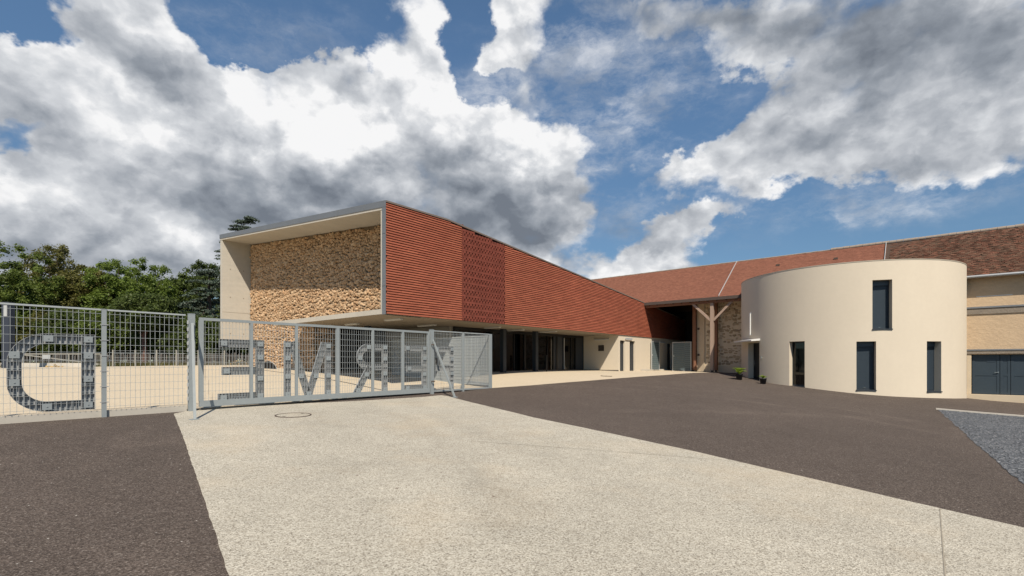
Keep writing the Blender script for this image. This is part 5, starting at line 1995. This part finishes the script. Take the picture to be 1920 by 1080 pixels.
def tree(name, label, cat, x, y, h, rx, bottom, mat, bark, seed, ncl=90, per=190, leaf=0.17, gaps=0.0, top_pow=1.0, group='trees behind the far fence', trunk_r=0.22, crad=(0.5, 1.0)):
    global RNG
    RNG = np.random.default_rng(seed)
    rr = random.Random(seed)
    z = float(H(x, y))
    t = wthing(name, label, cat, x, y, z, group)
    cz = z + (h + bottom) / 2
    ch = (h - bottom) / 2
    # cluster centres on limbs that fill an uneven crown
    cs = []
    rad = []
    limbs = []
    nl = 11
    for k_ in range(nl):
        a = 2 * PI * k_ / nl + rr.uniform(-0.3, 0.3)
        e = rr.uniform(-0.5, 1.25)
        L = rr.uniform(0.72, 1.0)
        tip = Vector((x + rx * L * math.cos(e) * math.cos(a), y + rx * L * math.cos(e) * math.sin(a), cz + ch * L * math.sin(e)))
        st_ = Vector((x, y, z + bottom * rr.uniform(0.55, 1.0) + (h - bottom) * 0.12 * rr.random()))
        midp = st_.lerp(tip, 0.5) + Vector((rr.uniform(-.4, .4), rr.uniform(-.4, .4), 0.10 * h * rr.random()))
        limbs.append((st_, midp, tip))
        m_ = max(3, int(4.0 * ncl / nl))
        for i in range(m_):
            s = rr.uniform(0.22, 1.0)
            c = st_.lerp(midp, min(1, s * 2)) if s < 0.5 else midp.lerp(tip, s * 2 - 1)
            spread = rx * 0.40 * (0.45 + s)
            c = c + Vector((rr.gauss(0, spread), rr.gauss(0, spread), rr.gauss(0, spread * 0.8)))
            q = Vector(((c.x - x) / rx, (c.y - y) / rx, (c.z - cz) / ch))
            if q.length > 1.0:
                q = q / q.length * rr.uniform(0.86, 1.0)
                c = Vector((x + q.x * rx, y + q.y * rx, cz + q.z * ch))
            if rr.random() < gaps:
                continue
            cs.append(tuple(c))
            rad.append(rr.uniform(*crad) * 0.95)
    V, F = leaf_cloud(cs, rad, int(per * 0.72), leaf * 0.74, 0.8, 0.0, 0.2)
    np_mesh('crown', V, F, mat, t)
    mb = MB()
    top = Vector((x + rr.uniform(-0.3, 0.3), y, z + bottom + (h - bottom) * 0.55))
    mb.tube([(x, y, z - 0.3), (x + rr.uniform(-.1, .1), y, z + bottom * 0.6), (x + rr.uniform(-.2, .2), y, z + bottom), top], [trunk_r * 1.25, trunk_r, trunk_r * 0.75, 0.05], 9)
    for (a, b, c) in limbs:
        mb.tube([a, b, c], [trunk_r * 0.42, trunk_r * 0.26, 0.03], 6)
    mb.build('trunk', bark, t)
    return t


def px(u, y):
    return (u - 960) / 907 * y


tree('broadleaf_tree', 'big mid green tree at the left edge of the picture behind the fence', 'tree', px(20, 50), 50, 12.6, 4.6, 3.0, MT['leaf_green'], MT['bark'], 31, 120, 210)
tree('walnut_tree', 'airy olive green tree with sky showing through its crown', 'tree', px(112, 56), 56, 13.6, 4.0, 4.0, MT['leaf_olive'], MT['bark'], 32, 95, 150, gaps=0.12, crad=(0.5, 0.95))
tree('dark_tree', 'low dark tree between the airy olive tree and the bright green one', 'tree', px(172, 54), 54, 11.0, 3.3, 2.5, MT['leaf_olive'], MT['bark'], 33, 90, 190)
tree('broadleaf_tree', 'fresh green tree with an open top in the middle of the tree row', 'tree', px(243, 55), 55, 12.2, 4.4, 2.6, MT['leaf_bright'], MT['bark'], 34, 115, 190, gaps=0.05)
tree('broadleaf_tree', 'fresh green tree whose right branches touch the dark cedar', 'tree', px(315, 60), 60, 12.6, 3.6, 3.0, MT['leaf_bright'], MT['bark'], 35, 95, 180, gaps=0.06)
tree('dark_tree', 'dark round tree close to the concrete fin', 'tree', px(385, 62), 62, 13.2, 4.0, 2.5, MT['leaf_dark'], MT['bark'], 36, 110, 200)
tree('slender_tree', 'small tree with a bare reddish trunk behind the pale fence posts', 'tree', px(272, 43), 43, 6.2, 2.6, 3.4, MT['leaf_dark'], MT['bark_red'], 37, 50, 170, trunk_r=0.2)
for i, (u, y, h, r, mt, lab) in enumerate((
        (-10, 46, 5.2, 3.4, 'leaf_green', 'broad mid green bush at the left picture edge'),
        (70, 47, 5.0, 3.0, 'leaf_olive', 'olive bush behind the round letter'),
        (140, 46, 5.4, 2.8, 'leaf_dark', 'dark bush right of the olive bush'),
        (205, 47, 5.6, 2.8, 'leaf_green', 'mid green bush behind the fence post'),
        (262, 49, 6.4, 2.8, 'leaf_dark', 'dark bush behind the reddish trunk'),
        (318, 46, 4.8, 2.6, 'leaf_dark', 'low dark bush left of the gate post'),
        (365, 45, 4.6, 2.4, 'leaf_dark', 'low dark bush behind the gate post'),
        (425, 50, 5.5, 3.2, 'leaf_dark', 'dark bush glimpsed under the concrete fin'),
        (475, 52, 5.5, 3.2, 'leaf_dark', 'dark bush glimpsed right beside the lower end of the stone wall'))):
    tree('bush', lab, 'bush', px(u, y), y, h, r, 0.3, MT[mt], MT['bark'], 60 + i, 80, 170, leaf=0.14, group='bushes below the trees', trunk_r=0.10)


def cedar(label, x, y, h, tiers, seed, spread0, lean=0.0):
    """flat plates of needles on drooping horizontal branches"""
    global RNG
    RNG = np.random.default_rng(seed)
    rr = random.Random(seed)
    z = float(H(x, y))
    t = wthing('cedar_tree', label, 'cedar', x, y, z, 'cedars')
    cs, rad = [], []
    mb = MB()
    mb.tube([(x, y, z - 0.3), (x, y, z + h * 0.5), (x + lean * 0.4, y, z + h * 0.85), (x + lean, y, z + h * 0.985)], [0.42, 0.28, 0.11, 0.03], 9)
    for k_ in range(tiers):
        f = k_ / (tiers - 1)
        bz = z + h * (0.10 + 0.86 * f)
        L0 = spread0 * (1 - f) ** 0.65 + 1.0
        for j in range(6 if f < 0.7 else 7):
            a = rr.uniform(0, 2 * PI)
            L = L0 * rr.uniform(0.7, 1.1)
            b0 = Vector((x + lean * f, y, bz + rr.uniform(-0.3, 0.3)))
            b1 = b0 + Vector((L * 0.55 * math.cos(a), L * 0.55 * math.sin(a), L * 0.08))
            b2 = b0 + Vector((L * math.cos(a), L * math.sin(a), -L * 0.10))
            mb.tube([b0, b1, b2], [0.10 * (1 - 0.6 * f), 0.06 * (1 - 0.5 * f), 0.015], 5)
            n_ = max(3, int(L / 0.45))
            for i in range(n_):
                s = (i + 0.8) / n_
                c = b0.lerp(b1, s * 2) if s < 0.5 else b1.lerp(b2, s * 2 - 1)
                sd = Vector((-math.sin(a), math.cos(a), 0)) * rr.uniform(-0.28, 0.28) * L * s
                cs.append(tuple(c + sd + Vector((0, 0, rr.uniform(-0.05, 0.1)))))
                rad.append(rr.uniform(0.35, 0.62) * (1.0 + 0.35 * f))
    V, F = leaf_cloud(cs, rad, 95, 0.10, 0.22, 0.35, 0.1)
    np_mesh('crown', V, F, MT['leaf_cedar'], t)
    mb.build('trunk', MT['bark'], t)


cedar('spreading blue green cedar beside the concrete fin, its plates drooping', px(392, 49), 49, 9.6, 9, 41, 3.8)
cedar('tall cedar rising behind the roof, its tip bent to the right', px(438, 58), 58, 17.9, 14, 42, 4.4, lean=1.5)
